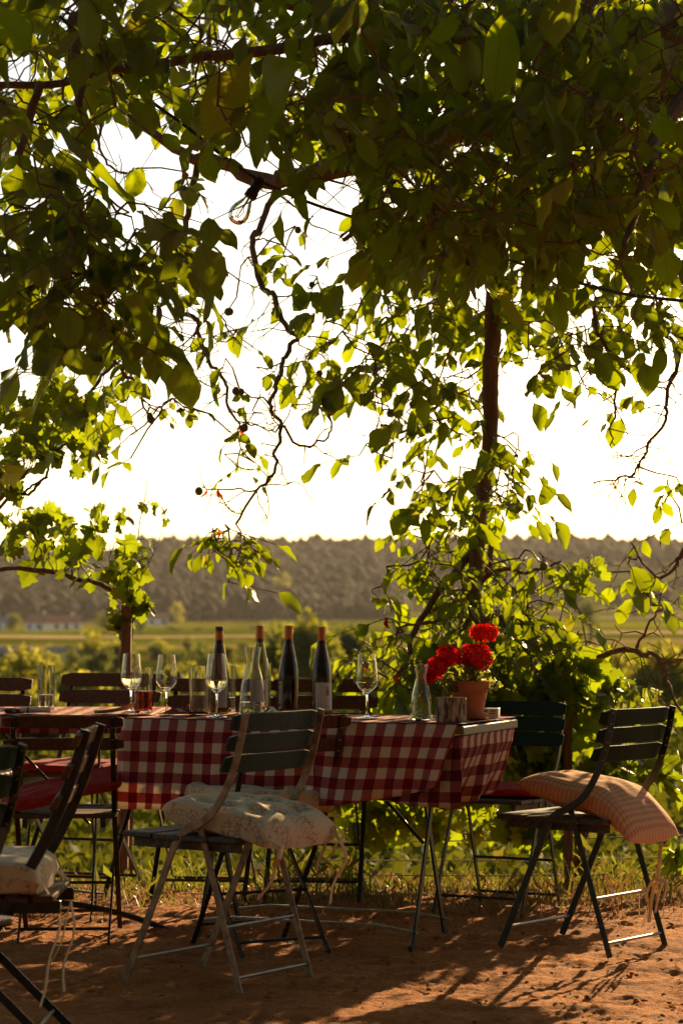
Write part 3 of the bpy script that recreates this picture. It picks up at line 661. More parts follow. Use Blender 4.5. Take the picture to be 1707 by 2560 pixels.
# knotted tie at the pillow's hanging end
for a in (0, 1, 2, 3):
    q0 = Vector((-.235, -.05, -.05)); pts = [q0, q0+Vector((-.003, .004, -.06)), q0+Vector((-.006, .0, -.115)), q0+Vector((-.01+.012*a-.02, .012*a-.02, -.13)), q0+Vector((-.025+.014*a, .016*a-.026, -.165-.012*(a % 2))), q0+Vector((-.02+.01*a, .014*a-.02, -.20-.035*(a % 3)))]
    MB().bar([Vector(p) for p in spline(pts, 4)], .013, .003, (.3, 1, 0)).build('tie', M['tape'], pil)

# ------------------------------------------------------------------ things on the tables
M['glass'] = glassmat('clear_glass', (.98, .98, .97), 1.47)
M['bottle'] = glassmat('brown_green_bottle_glass', (.20, .11, .02), 1.5)
M['bottle_g'] = glassmat('green_bottle_glass', (.52, .50, .22), 1.5)
M['water'] = glassmat('water', (.98, .96, .93), 1.33)
M['wine'] = glassmat('white_wine', (.97, .86, .45), 1.34)
M['juice'] = glassmat('red_juice', (.68, .008, .018), 1.34)
M['capsule'] = mat('copper_foil', (.46, .16, .035), .35, (.55, .20, .05), 30, metal=.35)
M['capsule_top'] = mat('dark_foil', (.10, .05, .03), .4, (.13, .06, .035), 30, metal=.3)
M['label'] = mat('paper_label', (.62, .55, .52), .7, (.67, .60, .56), 40)
M['ink'] = mat('ink', (.06, .05, .05), .7)
M['terra'] = mat('terracotta', (.36, .11, .05), .8, (.46, .16, .075), 18, bump=.25, bscale=90)
M['logbark'] = mat('log_bark', (.07, .045, .03), .95, (.42, .33, .24), 75, (1, 1, .3), bump=1, bscale=90, lo=.4, hi=.62)
M['endgrain'] = mat('end_grain', (.36, .25, .15), .85, (.45, .32, .2), 40)
M['paper'] = mat('napkin_paper', (.74, .66, .54), .85, (.80, .72, .60), 30)
M['tan_paper'] = mat('tan_paper', (.70, .54, .34), .8, (.78, .63, .42), 12)
M['foilwhite'] = mat('white_card', (.70, .70, .68), .5, (.62, .62, .60), 14)
ZT = TZ+.0075
def on(u, d): p = (u-853.5)/F*d; return (p, d, ZT)
GG = 'glassware on the tables'
def wine_glass(label, u, d, fill=0, k=1.0):
    t = thing('wine_glass', label, 'wine glass', on(u, d), 0, GG)
    foot = [(0, 0), (.036, 0), (.0365, .0012), (.030, .003), (.010, .006), (.0045, .013), (.0036, .03), (.0036, .07), (.006, .081), (.014, .0885)]
    bowl_o = [(.024, .096), (.0345, .1085), (.0388, .119), (.0392, .126), (.0375, .145), (.034, .175), (.0295, .217)]
    bowl_i = [(.0287, .2165), (.0332, .175), (.0367, .145), (.0383, .126), (.0378, .1195), (.0335, .1095), (.022, .0975), (.010, .0925), (0, .092)]
    MB().lathe([(r*k, z*k) for r, z in foot+bowl_o+bowl_i], 32).build('goblet', M['glass'], t)
    if fill:
        rr = [(0, .0925), (.009, .093), (.0215, .0982), (.033, .110), (.0374, .1198), (.0378, .126)]; rr = [(r*.99, z) for r, z in rr if z < fill]; rt = float(np.interp(fill, [.0925, .0982, .11, .1198, .126, .145], [.0, .0215, .033, .0374, .0378, .036]))*.99
        MB().lathe([(r*k, z*k) for r, z in rr+[(rt, fill), (rt*.9, fill-.0005), (0, fill-.0006)]], 32).build('wine', M['wine'], t)
def tumbler(label, u, d, h, r, fill, liq, rb=None):
    t = thing('tall_glass', label, 'glass', on(u, d), 0, GG); rb = rb or r*.93; w = .0021; ri = lambda z: rb+(r-rb)*z/h-w
    MB().lathe([(0, 0), (rb-.002, 0), (rb, .002), (r, h-.001), (r-w*.5, h), (r-w, h-.001), (ri(.014), .014), (ri(.012)*.9, .011), (0, .011)], 32).build('tumbler', M['glass'], t)
    if fill: MB().lathe([(0, .0115), (ri(.012)*.9, .0115), (ri(.014)*.992, .0145), (ri(fill)*.992, fill), (ri(fill)*.93, fill-.0006), (0, fill-.0008)], 32).build('drink', M[liq], t)
def carafe(label, u, d, k, wk, fill):
    t = thing('glass_carafe', label, 'carafe', on(u, d), 0, GG)
    o = [(.044, 0), (.0495, .003), (.0505, .012), (.0500, .04), (.0475, .075), (.0420, .115), (.0335, .15), (.0275, .175), (.0268, .19), (.0285, .21), (.0325, .235), (.035, .2495)]
    i = [(r-.0022, z) for r, z in o[2:]][::-1]
    MB().lathe([(0, 0)]+[(r*wk, z*k) for r, z in o+i]+[(.042*wk, .009*k), (0, .008*k)], 36).build('flask', M['glass'], t)
    if fill:
        q = [(r-.0026, z) for r, z in o[2:] if z < fill]; rt = float(np.interp(fill, [p[1] for p in o], [p[0] for p in o]))-.0026
        MB().lathe([(0, .0085*k), (.041*wk, .0095*k)]+[(r*wk, z*k) for r, z in q+[(rt, fill), (rt*.95, fill-.0006), (0, fill-.0008)]], 36).build('water', M['water'], t)
def bottle(label, u, d, h, glass, rot, lab=True, topdark=False, lab_w=1.5, emblem=False, marks=False, wine=True):
    t = thing('wine_bottle', label, 'wine bottle', on(u, d), R(rot), 'wine bottles on the right table'); k = h/.325
    o = [(.0355, 0), (.0372, .003), (.0375, .012), (.0375, .135), (.0368, .150), (.0335, .175), (.0265, .21), (.0195, .245), (.0155, .27), (.0142, .29), (.0142, .318), (.0120, .3215)]
    i = [(max(r-.0025, .009), z) for r, z in o[2:-1]][::-1]
    MB().lathe([(0, .004)]+[(r*k, z*k) for r, z in o+i]+[(.0335*k, .014*k), (0, .02*k)], 32).build('bottle_glass', M[glass], t)
    if wine: MB().lathe([(0, .0205*k), (.0332*k, .0145*k), (.0345*k, .02*k), (.0345*k, .135*k), (.0338*k, .15*k), (.0305*k, .175*k), (.0236*k, .21*k), (.0232*k, .2095*k), (0, .2095*k)], 28).build('wine', M['wine'], t)
    c = MB().lathe([(r*k, z*k) for r, z in [(.0148, .262), (.0152, .263), (.0152, .295), (.0158, .2955), (.0158, .2985), (.0152, .299), (.0152, .303), (.0158, .3035), (.0158, .3065), (.0153, .307), (.0153, .3235), (.0145, .325), (0, .3252)]], 28).build('capsule', M['capsule'], t)
    if topdark: MB().lathe([(.0157*k, .307*k), (.0157*k, .3240*k), (.0148*k, .3256*k), (0, .3258*k)], 28).build('cap_top', M['capsule_top'], c)
    def patch(mb, a0, a1, z0, z1, r, n=14):
        b = len(mb.v)
        for q in range(n+1):
            a = a0+(a1-a0)*q/n
            for z in (z0, z1): mb.v.append((r*math.cos(a), r*math.sin(a), z))
        mb.f += [(b+2*q, b+2*q+2, b+2*q+3, b+2*q+1) for q in range(n)]
        return mb
    if lab:
        a0 = -lab_w/2
        l = patch(MB(), a0, a0+lab_w, .022*k, .122*k, .0378*k).build('label', M['label'], t)
        if emblem:
            mb = MB(); g = random.Random(3)
            for (a, z, ra, rz_) in ((.22, .098, .05, .012), (.30, .094, .045, .013), (.14, .093, .045, .012), (.20, .083, .06, .011), (.28, .082, .05, .010), (.36, .085, .035, .010), (.11, .083, .03, .010)):
                pts = [((.0380*k)*math.cos(a+ra*math.cos(w)), (.0380*k)*math.sin(a+ra*math.cos(w)), z*k+rz_*math.sin(w)*k) for w in np.linspace(0, 6.28, 15)]
                mb.tube(pts, .00035, 4)
            mb.build('emblem', M['ink'], l)
            mb = MB()
            for z in (.036, .032): patch(mb, .12, .42, z*k, (z+.0012)*k, .0380*k, 6)
            mb.build('print_lines', M['ink'], l)['kind'] = 'stuff'
        if marks:
            mb = MB()
            for z0, z1 in ((.108, .114), (.030, .042), (.052, .055), (.062, .064), (.070, .072), (.080, .083), (.09, .093)): patch(mb, a0+.12, a0+lab_w-.12, z0*k, z1*k, .0380*k, 4)
            mb.build('print_lines', M['ink'], l)['kind'] = 'stuff'
    return t
tumbler('tall straight glass a third full of water alone on the left table', 118, 8.38, .172, .0335, .06, 'water')
wine_glass('wine glass with a little white wine behind the red juice glass', 330, 8.22, .125, 1.0)
tumbler('tall glass half full of red juice', 360, 8.08, .168, .036, .083, 'juice')
wine_glass('empty wine glass right of the red juice glass', 418, 8.03, 0, 1.0)
tumbler('tall empty glass just left of the wine glass by the first bottle', 499, 7.93, .178, .0375, 0, None)
bottle('dark wine bottle with dark topped copper capsule behind a wine glass, leftmost bottle', 549, 8.12, .318, 'bottle', -70, lab_w=1.1, topdark=True)
wine_glass('wine glass with white wine in front of the leftmost bottle', 543, 7.76, .126, 1.03)
tumbler('tall glass half hidden behind the leftmost bottle', 568, 8.22, .172, .036, .055, 'water')
bottle('pale green wine bottle seen through the tall carafe', 650, 8.22, .322, 'bottle_g', -100, lab_w=2.4, wine=False)
carafe('tall glass carafe with a little water in front of the green bottle', 632, 7.98, .98, .97, .047)
tumbler('narrow glass hidden behind the pale green bottle', 664, 8.33, .18, .022, 0, None)
bottle('dark wine bottle showing the edge of its back label, third from left', 722, 7.98, .322, 'bottle', -148, lab_w=.62, marks=True)
bottle('dark wine bottle with grape drawing on its white label, rightmost bottle', 804, 7.88, .318, 'bottle', -68, lab_w=2.0, emblem=True)
wine_glass('empty wine glass standing alone right of the bottles', 917, 7.68, 0, 1.03)
carafe('small empty glass carafe beside the wooden log block', 1052, 7.52, .765, .735, 0)

def log_block():
    t = thing('log_block', 'short sawn log block in front of the flower pot', 'log', on(1126, 7.42)); mb = MB(); n = 40; r0 = .052; b = 0
    for z in (0, .004, .02, .04, .06, .077, .081):
        for j in range(n):
            a = 2*math.pi*j/n; r = r0*(1+.05*noise.noise((math.cos(a)*3, math.sin(a)*3, z*9))+.035*noise.noise((math.cos(a)*11, math.sin(a)*11, z*14)))*(.97 if z in (0, .081) else 1)
            mb.v.append((r*math.cos(a), r*math.sin(a), z))
    mb.f = [(i*n+j, i*n+(j+1) % n, (i+1)*n+(j+1) % n, (i+1)*n+j) for i in range(6) for j in range(n)]
    mb.build('bark', M['logbark'], t, False)
    e = MB(); e.v = mb.v[-n:]; e.f = [tuple(range(n))]; e.v = [(x, y, z+.0004) for x, y, z in e.v]; e.build('cut_face', M['endgrain'], t, False)
log_block()

# geranium in a pot
M['petal'] = leafmat('geranium_petal', (.62, .006, .008), (.75, .008, .012), (.7, .01, .012), .35, veins=False, rough=.6)
M['gleaf'] = leafmat('geranium_leaf', (.07, .11, .025), (.42, .46, .06), (.4, .4, .08), .45, veins=False)
M['stalk'] = mat('green_stalk', (.14, .18, .05), .6, (.2, .2, .07), 30)
M['loam'] = mat('potting_soil', (.03, .02, .015), .95)
def geranium():
    t = thing('potted_geranium', 'red geranium in a terracotta pot at the table end', 'potted plant', on(1171, 7.64)); rg = random.Random(11)
    pot = MB().lathe([(0, .012), (.046, .012), (.048, .014), (.064, .098), (.071, .098), (.072, .100), (.0735, .128), (.0725, .131), (.066, .131), (.065, .128), (.062, .10), (0, .10)], 40).build('pot', M['terra'], t)
    MB().lathe([(0, .001), (.058, .001), (.066, .012), (.0675, .018), (.064, .018), (.057, .008), (0, .007)], 40).build('saucer', M['terra'], t)
    MB().lathe([(.0625, .112), (.04, .119), (0, .122)], 24).build('soil', M['loam'], t)
    # scalloped round leaf, three shapes
    lm = []
    for q in range(3):
        mb = MB(); n = 28; mb.v.append((.1, 0, .0))
        for rr in (.55, 1):
            for j in range(n):
                a = math.pi*(-.93+1.86*j/(n-1)); r = rr*(1+.07*math.cos(a*7)*(rr > .9)); x, y = r*math.cos(a), r*math.sin(a)
                mb.v.append((x, y, .16*rr*math.sin(a*3.5+q)+.12*rr*rr-(.25 if q == 1 else 0)*x*x))
        mb.f = [(0, 1+j, 2+j) for j in range(n-1)]+[(1+j, 1+n+j, 2+n+j, 2+j) for j in range(n-1)]
        lm.append(mb.mesh('geranium_leaf', M['gleaf']))
    st = MB(); V = Vector
    for i in range(64):
        a = rg.uniform(0, 6.28); rr = rg.uniform(.02, .10); z = rg.uniform(.115, .215); p = V((rr*math.cos(a), rr*math.sin(a)*.9, z))
        if rr > .068: p.z = rg.uniform(.10, .15)
        st.tube([V((p.x*.25, p.y*.25, .118)), V((p.x*.6, p.y*.6, .118+(p.z-.118)*.7)), p], [.0022, .0016, .0012], 5)
        o = link('leaf', rg.choice(lm), t, p, (rg.uniform(-.9, .9), rg.uniform(-.9, .9), rg.uniform(0, 6.28))); s = rg.uniform(.016, .028); o.scale = (s, s, s)
    # blossom of five petals
    bm = []
    for q in range(3):
        mb = MB()
        for k in range(5):
            a = k*1.2566+q*.4; c, s = math.cos(a), math.sin(a); b = len(mb.v)
            for (x, y, z) in ((0, 0, 0), (.5, -.34, .22), (.95, -.42, .20+.1*q), (1.12, 0, .30), (.95, .42, .16), (.5, .34, .24), (.55, 0, .12)): mb.v.append((c*x-s*y, s*x+c*y, z))
            mb.f += [(b, b+1, b+6), (b+1, b+2, b+6), (b+2, b+3, b+6), (b+3, b+4, b+6), (b+4, b+5, b+6), (b+5, b, b+6)]
        bm.append(mb.mesh('blossom', M['petal']))
    s_ = F/7.64
    for hi, (u, v, wpx, hpx, n) in enumerate([(1209, 1582, 74, 42, 34), (1190, 1644, 82, 80, 52), (1123, 1640, 56, 56, 30), (1092, 1668, 46, 50, 24), (1072, 1692, 28, 34, 12)]):
        c = P(u, v, 7.64-.02*hi) - Vector(on(1171, 7.64)); rx, rz_ = wpx/2/s_*.88, hpx/2/s_*.88
        hd = MB().tube([V((c.x*.12, c.y*.1, .12)), V((c.x*.5, c.y*.4, .12+(c.z-.12)*.6)), V((c.x, c.y, c.z-rz_*.55))], [.0028, .0022, .0018], 6)
        tops = []
        for i in range(n):
            f = (i+.5)/n; ph = math.acos(1-1.75*f); th = i*2.39996; d = V((math.sin(ph)*math.cos(th), math.sin(ph)*math.sin(th), math.cos(ph)))
            p = c+V((d.x*rx, d.y*rx, d.z*rz_))*rg.uniform(.70, 1.08); tops.append((p, d))
            hd.tube([V((c.x, c.y, c.z-rz_*.55)), p-d*.003], [.0008, .0007], 4)
        h = hd.build('flower_stalk', M['stalk'], t)
        for p, d in tops:
            o = link('blossom', rg.choice(bm), h, p, (d+V((rg.uniform(-.25, .25), rg.uniform(-.25, .25), rg.uniform(-.2, .2)))).to_track_quat('Z', 'Y').to_euler())
            s = rg.uniform(.0135, .018); o.scale = (s, s, s*rg.uniform(.7, 1.5))
        # buds hanging below
        mb = MB()
        for i in range(7):
            a = rg.uniform(0, 6.28); e = c+V((rx*.7*math.cos(a), rx*.7*math.sin(a), -rz_*rg.uniform(.7, 1.25))); mb.tube([V((c.x, c.y, c.z-rz_*.5)), V((e.x, e.y, e.z+.008)), e], [.0006, .0009, .0016], 4)
        mb.build('buds', M['stalk'], h)['kind'] = 'stuff'
    st.build('stems', M['stalk'], t)['kind'] = 'stuff'
geranium()
t = thing('card_box', 'small white printed box beside the flower pot saucer', 'box', on(1224, 7.74), R(-12))
MB().box((0, 0, .0165), (.062, .045, .033), b=.001).build('carton', M['foilwhite'], t, False)
mb = MB()
for (x, z, w, h) in ((.012, .022, .018, .004), (.010, .014, .022, .003), (-.014, .021, .014, .005)): mb.add([(x-w/2, -.0228, z), (x+w/2, -.0228, z), (x+w/2, -.0228, z+h), (x-w/2, -.0228, z+h)], [(0, 1, 2, 3)])
mb.build('print_lines', M['ink'], t, False)['kind'] = 'stuff'

# napkins and papers
def sheet(name, label, cat, u, d, rz, fn, w, l, matk, uvs=1, n=16, thick=.0012, group='napkins and papers on the tables'):
    mb = MB(); mb.uv = []
    for i in range(n+1):
        for j in range(n+1):
            a, b = -1+2*i/n, -1+2*j/n; x, y, z = fn(a, b); mb.v.append((x*w/2, y*l/2, z)); mb.uv.append((a*w/2*uvs, b*l/2*uvs))
    mb.f = [(i*(n+1)+j, (i+1)*(n+1)+j, (i+1)*(n+1)+j+1, i*(n+1)+j+1) for i in range(n) for j in range(n)]
    o = mb.build(name, M[matk]); o.location = on(u, d); o.rotation_euler = (0, 0, R(rz))
    sd = o.modifiers.new('thickness', 'SOLIDIFY'); sd.thickness = thick; return tag(o, label, cat, group)
sheet('paper_bag', 'curled tan paper leaning by the red juice glass', 'paper', 296, 8.12, 8, lambda a, b: (a, b*.8, .006+.030*(max(0, a*.5+.5))**2*(1-.3*b)+.006*math.sin(b*5)), .17, .10, 'tan_paper')
sheet('checked_napkin', 'crumpled red checked napkin between juice glass and tall empty glass', 'napkin', 462, 7.98, 25, lambda a, b: (a+.05*math.sin(b*6), b, .005+.014*(1-a*a)*(1-b*b)*(1.3+math.sin(a*7+b*3))), .16, .09, 'gingham')
sheet('paper_napkin', 'folded cream napkin standing right of the carafe', 'napkin', 682, 7.86, -12, lambda a, b: (a, b, .004+.030*(1-abs(a+.2))*(1 if abs(a) < .99 else .1)), .065, .06, 'paper')
t = thing('rolled_menu', 'rolled white sheet lying on the left table cloth', 'paper', on(92, 8.12), R(4), 'napkins and papers on the tables')
mb = MB()
for q in range(3): mb.tube([(-.055, 0, .012), (.055, .004, .012)], .0115-.003*q, 14, cap=False)
mb.build('roll', M['foilwhite'], t)
MB().tube([(-.03, -.001, .012), (-.024, -.001, .012)], .0121, 14, cap=False).build('band', M['ink'], t)
t = thing('eyeglass_case', 'small dark folded case left of the rolled white sheet', 'case', on(42, 8.13), R(-6))
MB().box((0, 0, .008), (.075, .04, .016), b=.006).build('case_body', M['brown'], t)
MB().box((.0, -.0205, .008), (.012, .003, .008), b=.001).build('clasp', M['steel'], t)

# string of lights
M['rubber'] = mat('black_rubber', (.012, .012, .012), .5, (.02, .02, .02), 30)
M['filament'] = mat('bulb_wire', (.3, .22, .15), .4, metal=.8)
def lights():
    d0 = 7.6; pts = [(150, 40, 7.0), (340, 222, 7.2), (470, 320, 7.3), (560, 392, 7.4), (650, 452, 7.5), (770, 505, 7.6), (900, 548, 7.7), (1050, 588, 7.7), (1235, 640, 7.7), (1330, 668, 7.6), (1440, 705, 7.5), (1560, 735, 7.3), (1760, 758, 7.0)]
    w = [P(*p) for p in pts]; t = thing('string_lights', 'black string of lights with a clear bulb hanging through the leaves', 'string lights', w[6])
    L0 = w[6]; W_ = [p-L0 for p in w]
    MB().tube([Vector(p) for p in spline(W_, 6)], .0058, 7).build('cable', M['rubber'], t)
    def lamp(p, tilt, bulb=True):
        def TT(mb): 
            Mx = Matrix.Translation(p) @ tilt.to_4x4() @ Matrix.Scale(1.2, 4); mb.v = [tuple(Mx @ Vector(q)) for q in mb.v]; return mb
        s = TT(MB().lathe([(0, .012), (.011, .012), (.016, .004), (.017, -.012), (.0155, -.014), (.0155, -.030), (.018, -.032), (.0185, -.052), (.0165, -.054), (0, -.054)], 20)).build('socket', M['rubber'], t)
        if bulb:
            b = TT(MB().lathe([(.0125, -.05), (.0135, -.06), (.019, -.072), (.0265, -.088), (.0300, -.104), (.0285, -.120), (.021, -.133), (.010, -.139), (0, -.1405),
                               (0, -.1395), (.0096, -.138), (.0204, -.1325), (.0277, -.1198), (.0291, -.104), (.0257, -.0884), (.0182, -.0726), (.0127, -.0606), (.0117, -.05)], 28)).build('bulb', M['glass'], t)
            f = MB().tube([(0, 0, -.056), (0, 0, -.085)], .003, 8)
            for k in range(4):
                a = k*1.57; f.tube([(0, 0, -.082), (.010*math.cos(a), .010*math.sin(a), -.098), (.004*math.cos(a+.7), .004*math.sin(a+.7), -.122)], .0011, 5)
            TT(f).build('filament', M['filament'], b)
    lamp(P(648, 455, 7.5)-L0, Matrix.Rotation(R(32), 3, 'Y'))
    lamp(P(1332, 672, 7.6)-L0, Matrix.Rotation(R(12), 3, 'Y'), False)
lights()

# ------------------------------------------------------------------ leaves
def leaflet(seed, n=7):
    """one walnut leaflet along +x, length 1; returns verts, quads, uv"""
    g = random.Random(seed); V, U = [], []; droop = g.uniform(-.05, .42); fold = g.uniform(.05, .45); tw = g.uniform(-.6, .6); wid = g.uniform(.22, .34); ph = g.uniform(0, 6)
    for i in range(n+1):
        u = i/n; w = wid*(math.sin(math.pi*u**1.12)**.75 if 0 < u < 1 else 0)*(1+.05*math.sin(u*23+ph)) + .006
        if u > .9: w *= .75
        for c in (-1, -.5, 0, .5, 1):
            y = c*w; z = abs(c)*w*fold - droop*u*u + .045*math.sin(u*9+ph)*abs(c)*c+.02*math.sin(u*17+ph*2+c)*abs(c)
            a = tw*u; V.append((u, y*math.cos(a)-z*math.sin(a)*.3, z*math.cos(a)+y*math.sin(a))); U.append((u, c))
    Fq = [(i*5+j, (i+1)*5+j, (i+1)*5+j+1, i*5+j+1) for i in range(n) for j in range(4)]
    return np.array(V), np.array(Fq), np.array(U)
def vineleaf(seed):
    """five-lobed toothed grape leaf, stalk at origin, tip along +x, length about 1"""
    g = random.Random(seed); out = [(0.0, .05), (-.16, .22), (-.06, .36), (-.02, .52), (.12, .46), (.22, .60), (.34, .50), (.38, .36), (.47, .30), (.60, .46), (.70, .42), (.72, .28), (.85, .24), (.90, .12), (1.02, 0)]
    pts = out+[(x, -y) for x, y in out[::-1][1:]]; curl = g.uniform(-.25, .35); ph = g.uniform(0, 6); fold = g.uniform(.0, .4)
    V = [(.3, 0, 0)]; U = [(.3, 0)]; n = len(pts)
    def z(x, y): return fold*abs(y)*.6 - curl*x*x + .05*math.sin(x*7+ph)+.05*math.sin(y*8+ph)
    for rr in (.55, 1):
        for x, y in pts:
            a, b = .3+(x-.3)*rr*g.uniform(.94, 1.05), y*rr*g.uniform(.94, 1.05); V.append((a, b, z(a, b))); U.append((a, b))
    V[0] = (.3, 0, z(.3, 0))
    Fq = []
    for j in range(n): k = (j+1) % n; Fq += [(0, 1+j, 1+k), (1+j, 1+n+j, 1+n+k), (1+j, 1+n+k, 1+k)]
    return np.array(V), np.array(Fq), np.array(U)
WL = [leaflet(s) for s in range(10)]; VL = [vineleaf(s) for s in range(6)]
def frame(d, nrm):
    x = d/np.linalg.norm(d); z = nrm-x*np.dot(nrm, x); z /= (np.linalg.norm(z)+1e-9); y = np.cross(z, x); return np.stack([x, y, z], 1)
class Leaves:
    """list of leaves: position, 3x3 frame, size, template"""
    def __init__(s): s.p, s.R, s.s, s.k = [], [], [], []
    def add(s, p, d, nrm, size, k): s.p.append(np.asarray(p, float)); s.R.append(frame(np.asarray(d, float), np.asarray(nrm, float))); s.s.append(size); s.k.append(k)
    def emit(s, root, tmpl, mat_, nmax, name='leaf', rest='foliage', inview=True):
        p = np.array(s.p); R_ = np.array(s.R); sz = np.array(s.s); kk = np.array(s.k); org = np.array(root.location)
        u, v, dd = proj(p+R_[:, :, 0]*sz[:, None]*.5); px = sz*F/dd; vis = (u > 0) & (u < 1707) & (v > 0) & (v < 2560)
        order = np.argsort(-(px*vis)); one = order[:nmax]; one = one[vis[one]]; keep = np.ones(len(p), bool); keep[one] = False
        ms = []
        for k, (V, Fq, U) in enumerate(tmpl):
            mb = MB(); mb.v = [tuple(q) for q in V]; mb.f = [tuple(int(c) for c in q) for q in Fq]; mb.uv = [tuple(q) for q in U]; ms.append(mb.mesh(name, mat_))
        for i in one:
            o = link(name, ms[kk[i]], root); M4 = np.eye(4); M4[:3, :3] = R_[i]*sz[i]; M4[:3, 3] = p[i]-org; o.matrix_local = Matrix(M4.tolist())
        Vs, Fs, Us, n = [], [], [], 0
        for k, (V, Fq, U) in enumerate(tmpl):
            q = np.where(keep & (kk == k))[0]
            if not len(q): continue
            X = np.einsum('nij,kj->nki', R_[q], V)*sz[q, None, None]+(p[q]-org)[:, None, :]; m = len(V)
            Vs.append(X.reshape(-1, 3)); Us.append(np.tile(U, (len(q), 1))); Fs.append((Fq[None]+(np.arange(len(q))*m)[:, None, None]).reshape(-1, Fq.shape[1])+n); n += len(q)*m
        if Vs: npmesh(rest, np.concatenate(Vs), np.concatenate(Fs), mat_, root, np.concatenate(Us), kind='stuff')
def cp(crop, pts):
    ox, oy, k = {1: (0, 0, 1.823), 2: (800, 0, 1.729), 3: (0, 600, 1.823), 4: (800, 600, 1.729), 5: (0, 1200, 1.823), 6: (800, 1200, 1.729), 7: (760, 1560, 1.656), 0: (0, 0, 1)}[crop]
    return [(ox+x/k, oy+y/k) for x, y in pts]
def area(poly): return abs(sum(poly[i][0]*poly[(i+1) % len(poly)][1]-poly[(i+1) % len(poly)][0]*poly[i][1] for i in range(len(poly))))/2
def samp(poly, n, g):
    xs_, ys_ = zip(*poly); out = []
    while len(out) < n:
        u, v = g.uniform(min(xs_), max(xs_)), g.uniform(min(ys_), max(ys_))
        if inpoly(poly, u, v): out.append((u, v))
    return out

# ------------------------------------------------------------------ the walnut tree
TB = (4.3, 8.6)
tree = thing('walnut_tree', 'big walnut tree whose leafy boughs hang over the tables', 'tree', (*TB, gz(*TB)))
TO = np.array(tree.location)
def limb(pts, r, name='branch', k=5, wob=.012, nn=8):
    """pts: photo pixels with distance; r: radii at the points"""
    A = [np.array([*P(u, v, d), rr]) for (u, v, d), rr in zip(pts, r)]; Q = spline(A, k); g = random.Random(int(pts[0][0]*3+pts[0][1]))
    for i in range(1, len(Q)-1): Q[i][:3] += np.array([noise.noise((i*.45, pts[0][0], j)) for j in range(3)])*wob*2
    MB().tube([Vector(q[:3])-Vector(TO) for q in Q], [max(.0018, q[3]*(1+.12*noise.noise((i*.8, 3, pts[0][1])))) for i, q in enumerate(Q)], nn).build(name, M['bark'], tree)
    return [(q[:3], q[3]) for q in Q]
SK = []
def bl(crop, pts, d, r0, r1, name='branch', **kw):
    q = cp(crop, pts); n = len(q); dd = d if hasattr(d, '__len__') else (d, d)
    SK.extend(limb([(u, v, dd[0]+(dd[1]-dd[0])*i/(n-1)) for i, (u, v) in enumerate(q)], [r1+(r0-r1)*(1-i/(n-1))**(1.7 if r0 > .1 else 1) for i in range(n)], name, **kw))
# trunk stands out of the picture on the right
tk = [Vector((4.3, 8.6, -.2)), Vector((4.25, 8.6, .8)), Vector((4.05, 8.7, 1.8)), Vector((3.7, 8.9, 2.7)), Vector((3.4, 9.1, 3.3))]
MB().tube([p-Vector(TO) for p in tk], [.30, .24, .21, .19, .16], 14).build('trunk', M['bark'], tree)
bl(0, [(2900, 120), (2300, 150), (1750, 190), (1400, 262), (1100, 335), (905, 398), (768, 440), (658, 450), (548, 406), (450, 378), (340, 305), (250, 250)], (9.0, 9.6), .13, .016, 'limb', wob=.02, nn=10)
bl(0, [(2750, -60), (2200, 20), (1750, 55), (1500, 75), (1300, 95), (1050, 60), (800, 20), (500, -60)], (8.6, 7.4), .14, .03, 'limb', wob=.02, nn=10)
bl(0, [(2600, 300), (2100, 420), (1750, 470), (1500, 430), (1330, 470), (1230, 560)], (8.8, 9.3), .10, .045, 'limb', wob=.02, nn=10)
bl(0, [(1500, 75), (1250, -150), (900, -300), (400, -420)], (8.2, 10.0), .07, .03, 'limb')
bl(0, [(1050, 60), (700, 120), (380, 160), (100, 210), (-150, 220)], (7.4, 6.6), .022, .009)
bl(0, [(1750, 190), (1650, 330), (1600, 480), (1560, 620)], (6.9, 6.4), .03, .008)
bl(0, [(100, 210), (55, 380), (120, 470), (170, 540), (230, 650), (260, 760)], (6.6, 6.1), .014, .006)
bl(0, [(1100, 335), (1000, 420), (930, 520), (860, 600)], (8.6, 7.8), .03, .008)
bl(0, [(190, 40), (195, 200), (215, 330), (233, 410)], (7.2, 7.0), .022, .008)
bl(0, [(520, 20), (525, 150), (530, 260), (535, 330), (520, 400)], (9.8, 9.8), .012, .006)
# the limb hanging down behind the table
bl(0, [(1230, 480), (1240, 560), (1237, 629), (1234, 745), (1231, 831), (1225, 947), (1225, 1034), (1222, 1130), (1199, 1275), (1193, 1374), (1185, 1460), (1186, 1524), (1199, 1549), (1240, 1556), (1285, 1553)], (9.3, 9.4), .041, .026, 'limb', wob=.003, nn=10)
bl(6, [(670, 310), (570, 430), (480, 530), (400, 660), (380, 760), (340, 850)], (9.4, 9.2), .019, .009)
bl(6, [(720, 130), (735, 300), (730, 400), (690, 450)], 9.45, .012, .01)
bl(6, [(660, 490), (560, 530), (500, 600), (440, 620), (330, 640)], (9.4, 9.1), .011, .004)
bl(6, [(650, 600), (590, 700), (500, 780), (420, 860)], (9.4, 9.0), .012, .005)
bl(6, [(690, 450), (760, 390), (880, 400), (960, 380), (1040, 350)], (9.4, 9.2), .010, .004)
bl(6, [(700, 600), (850, 620), (960, 700), (1080, 790), (1170, 780), (1260, 740), (1350, 735), (1440, 760), (1480, 800), (1500, 864), (1560, 1000)], (9.4, 8.9), .018, .006)
bl(6, [(1370, 735), (1400, 650), (1450, 580), (1490, 550)], 8.95, .006, .003)
bl(6, [(1480, 800), (1568, 770), (1620, 760)], 8.9, .006, .004)
bl(6, [(1700, 150), (1568, 310), (1530, 370), (1440, 420), (1340, 270)], (8.8, 8.7), .012, .003)
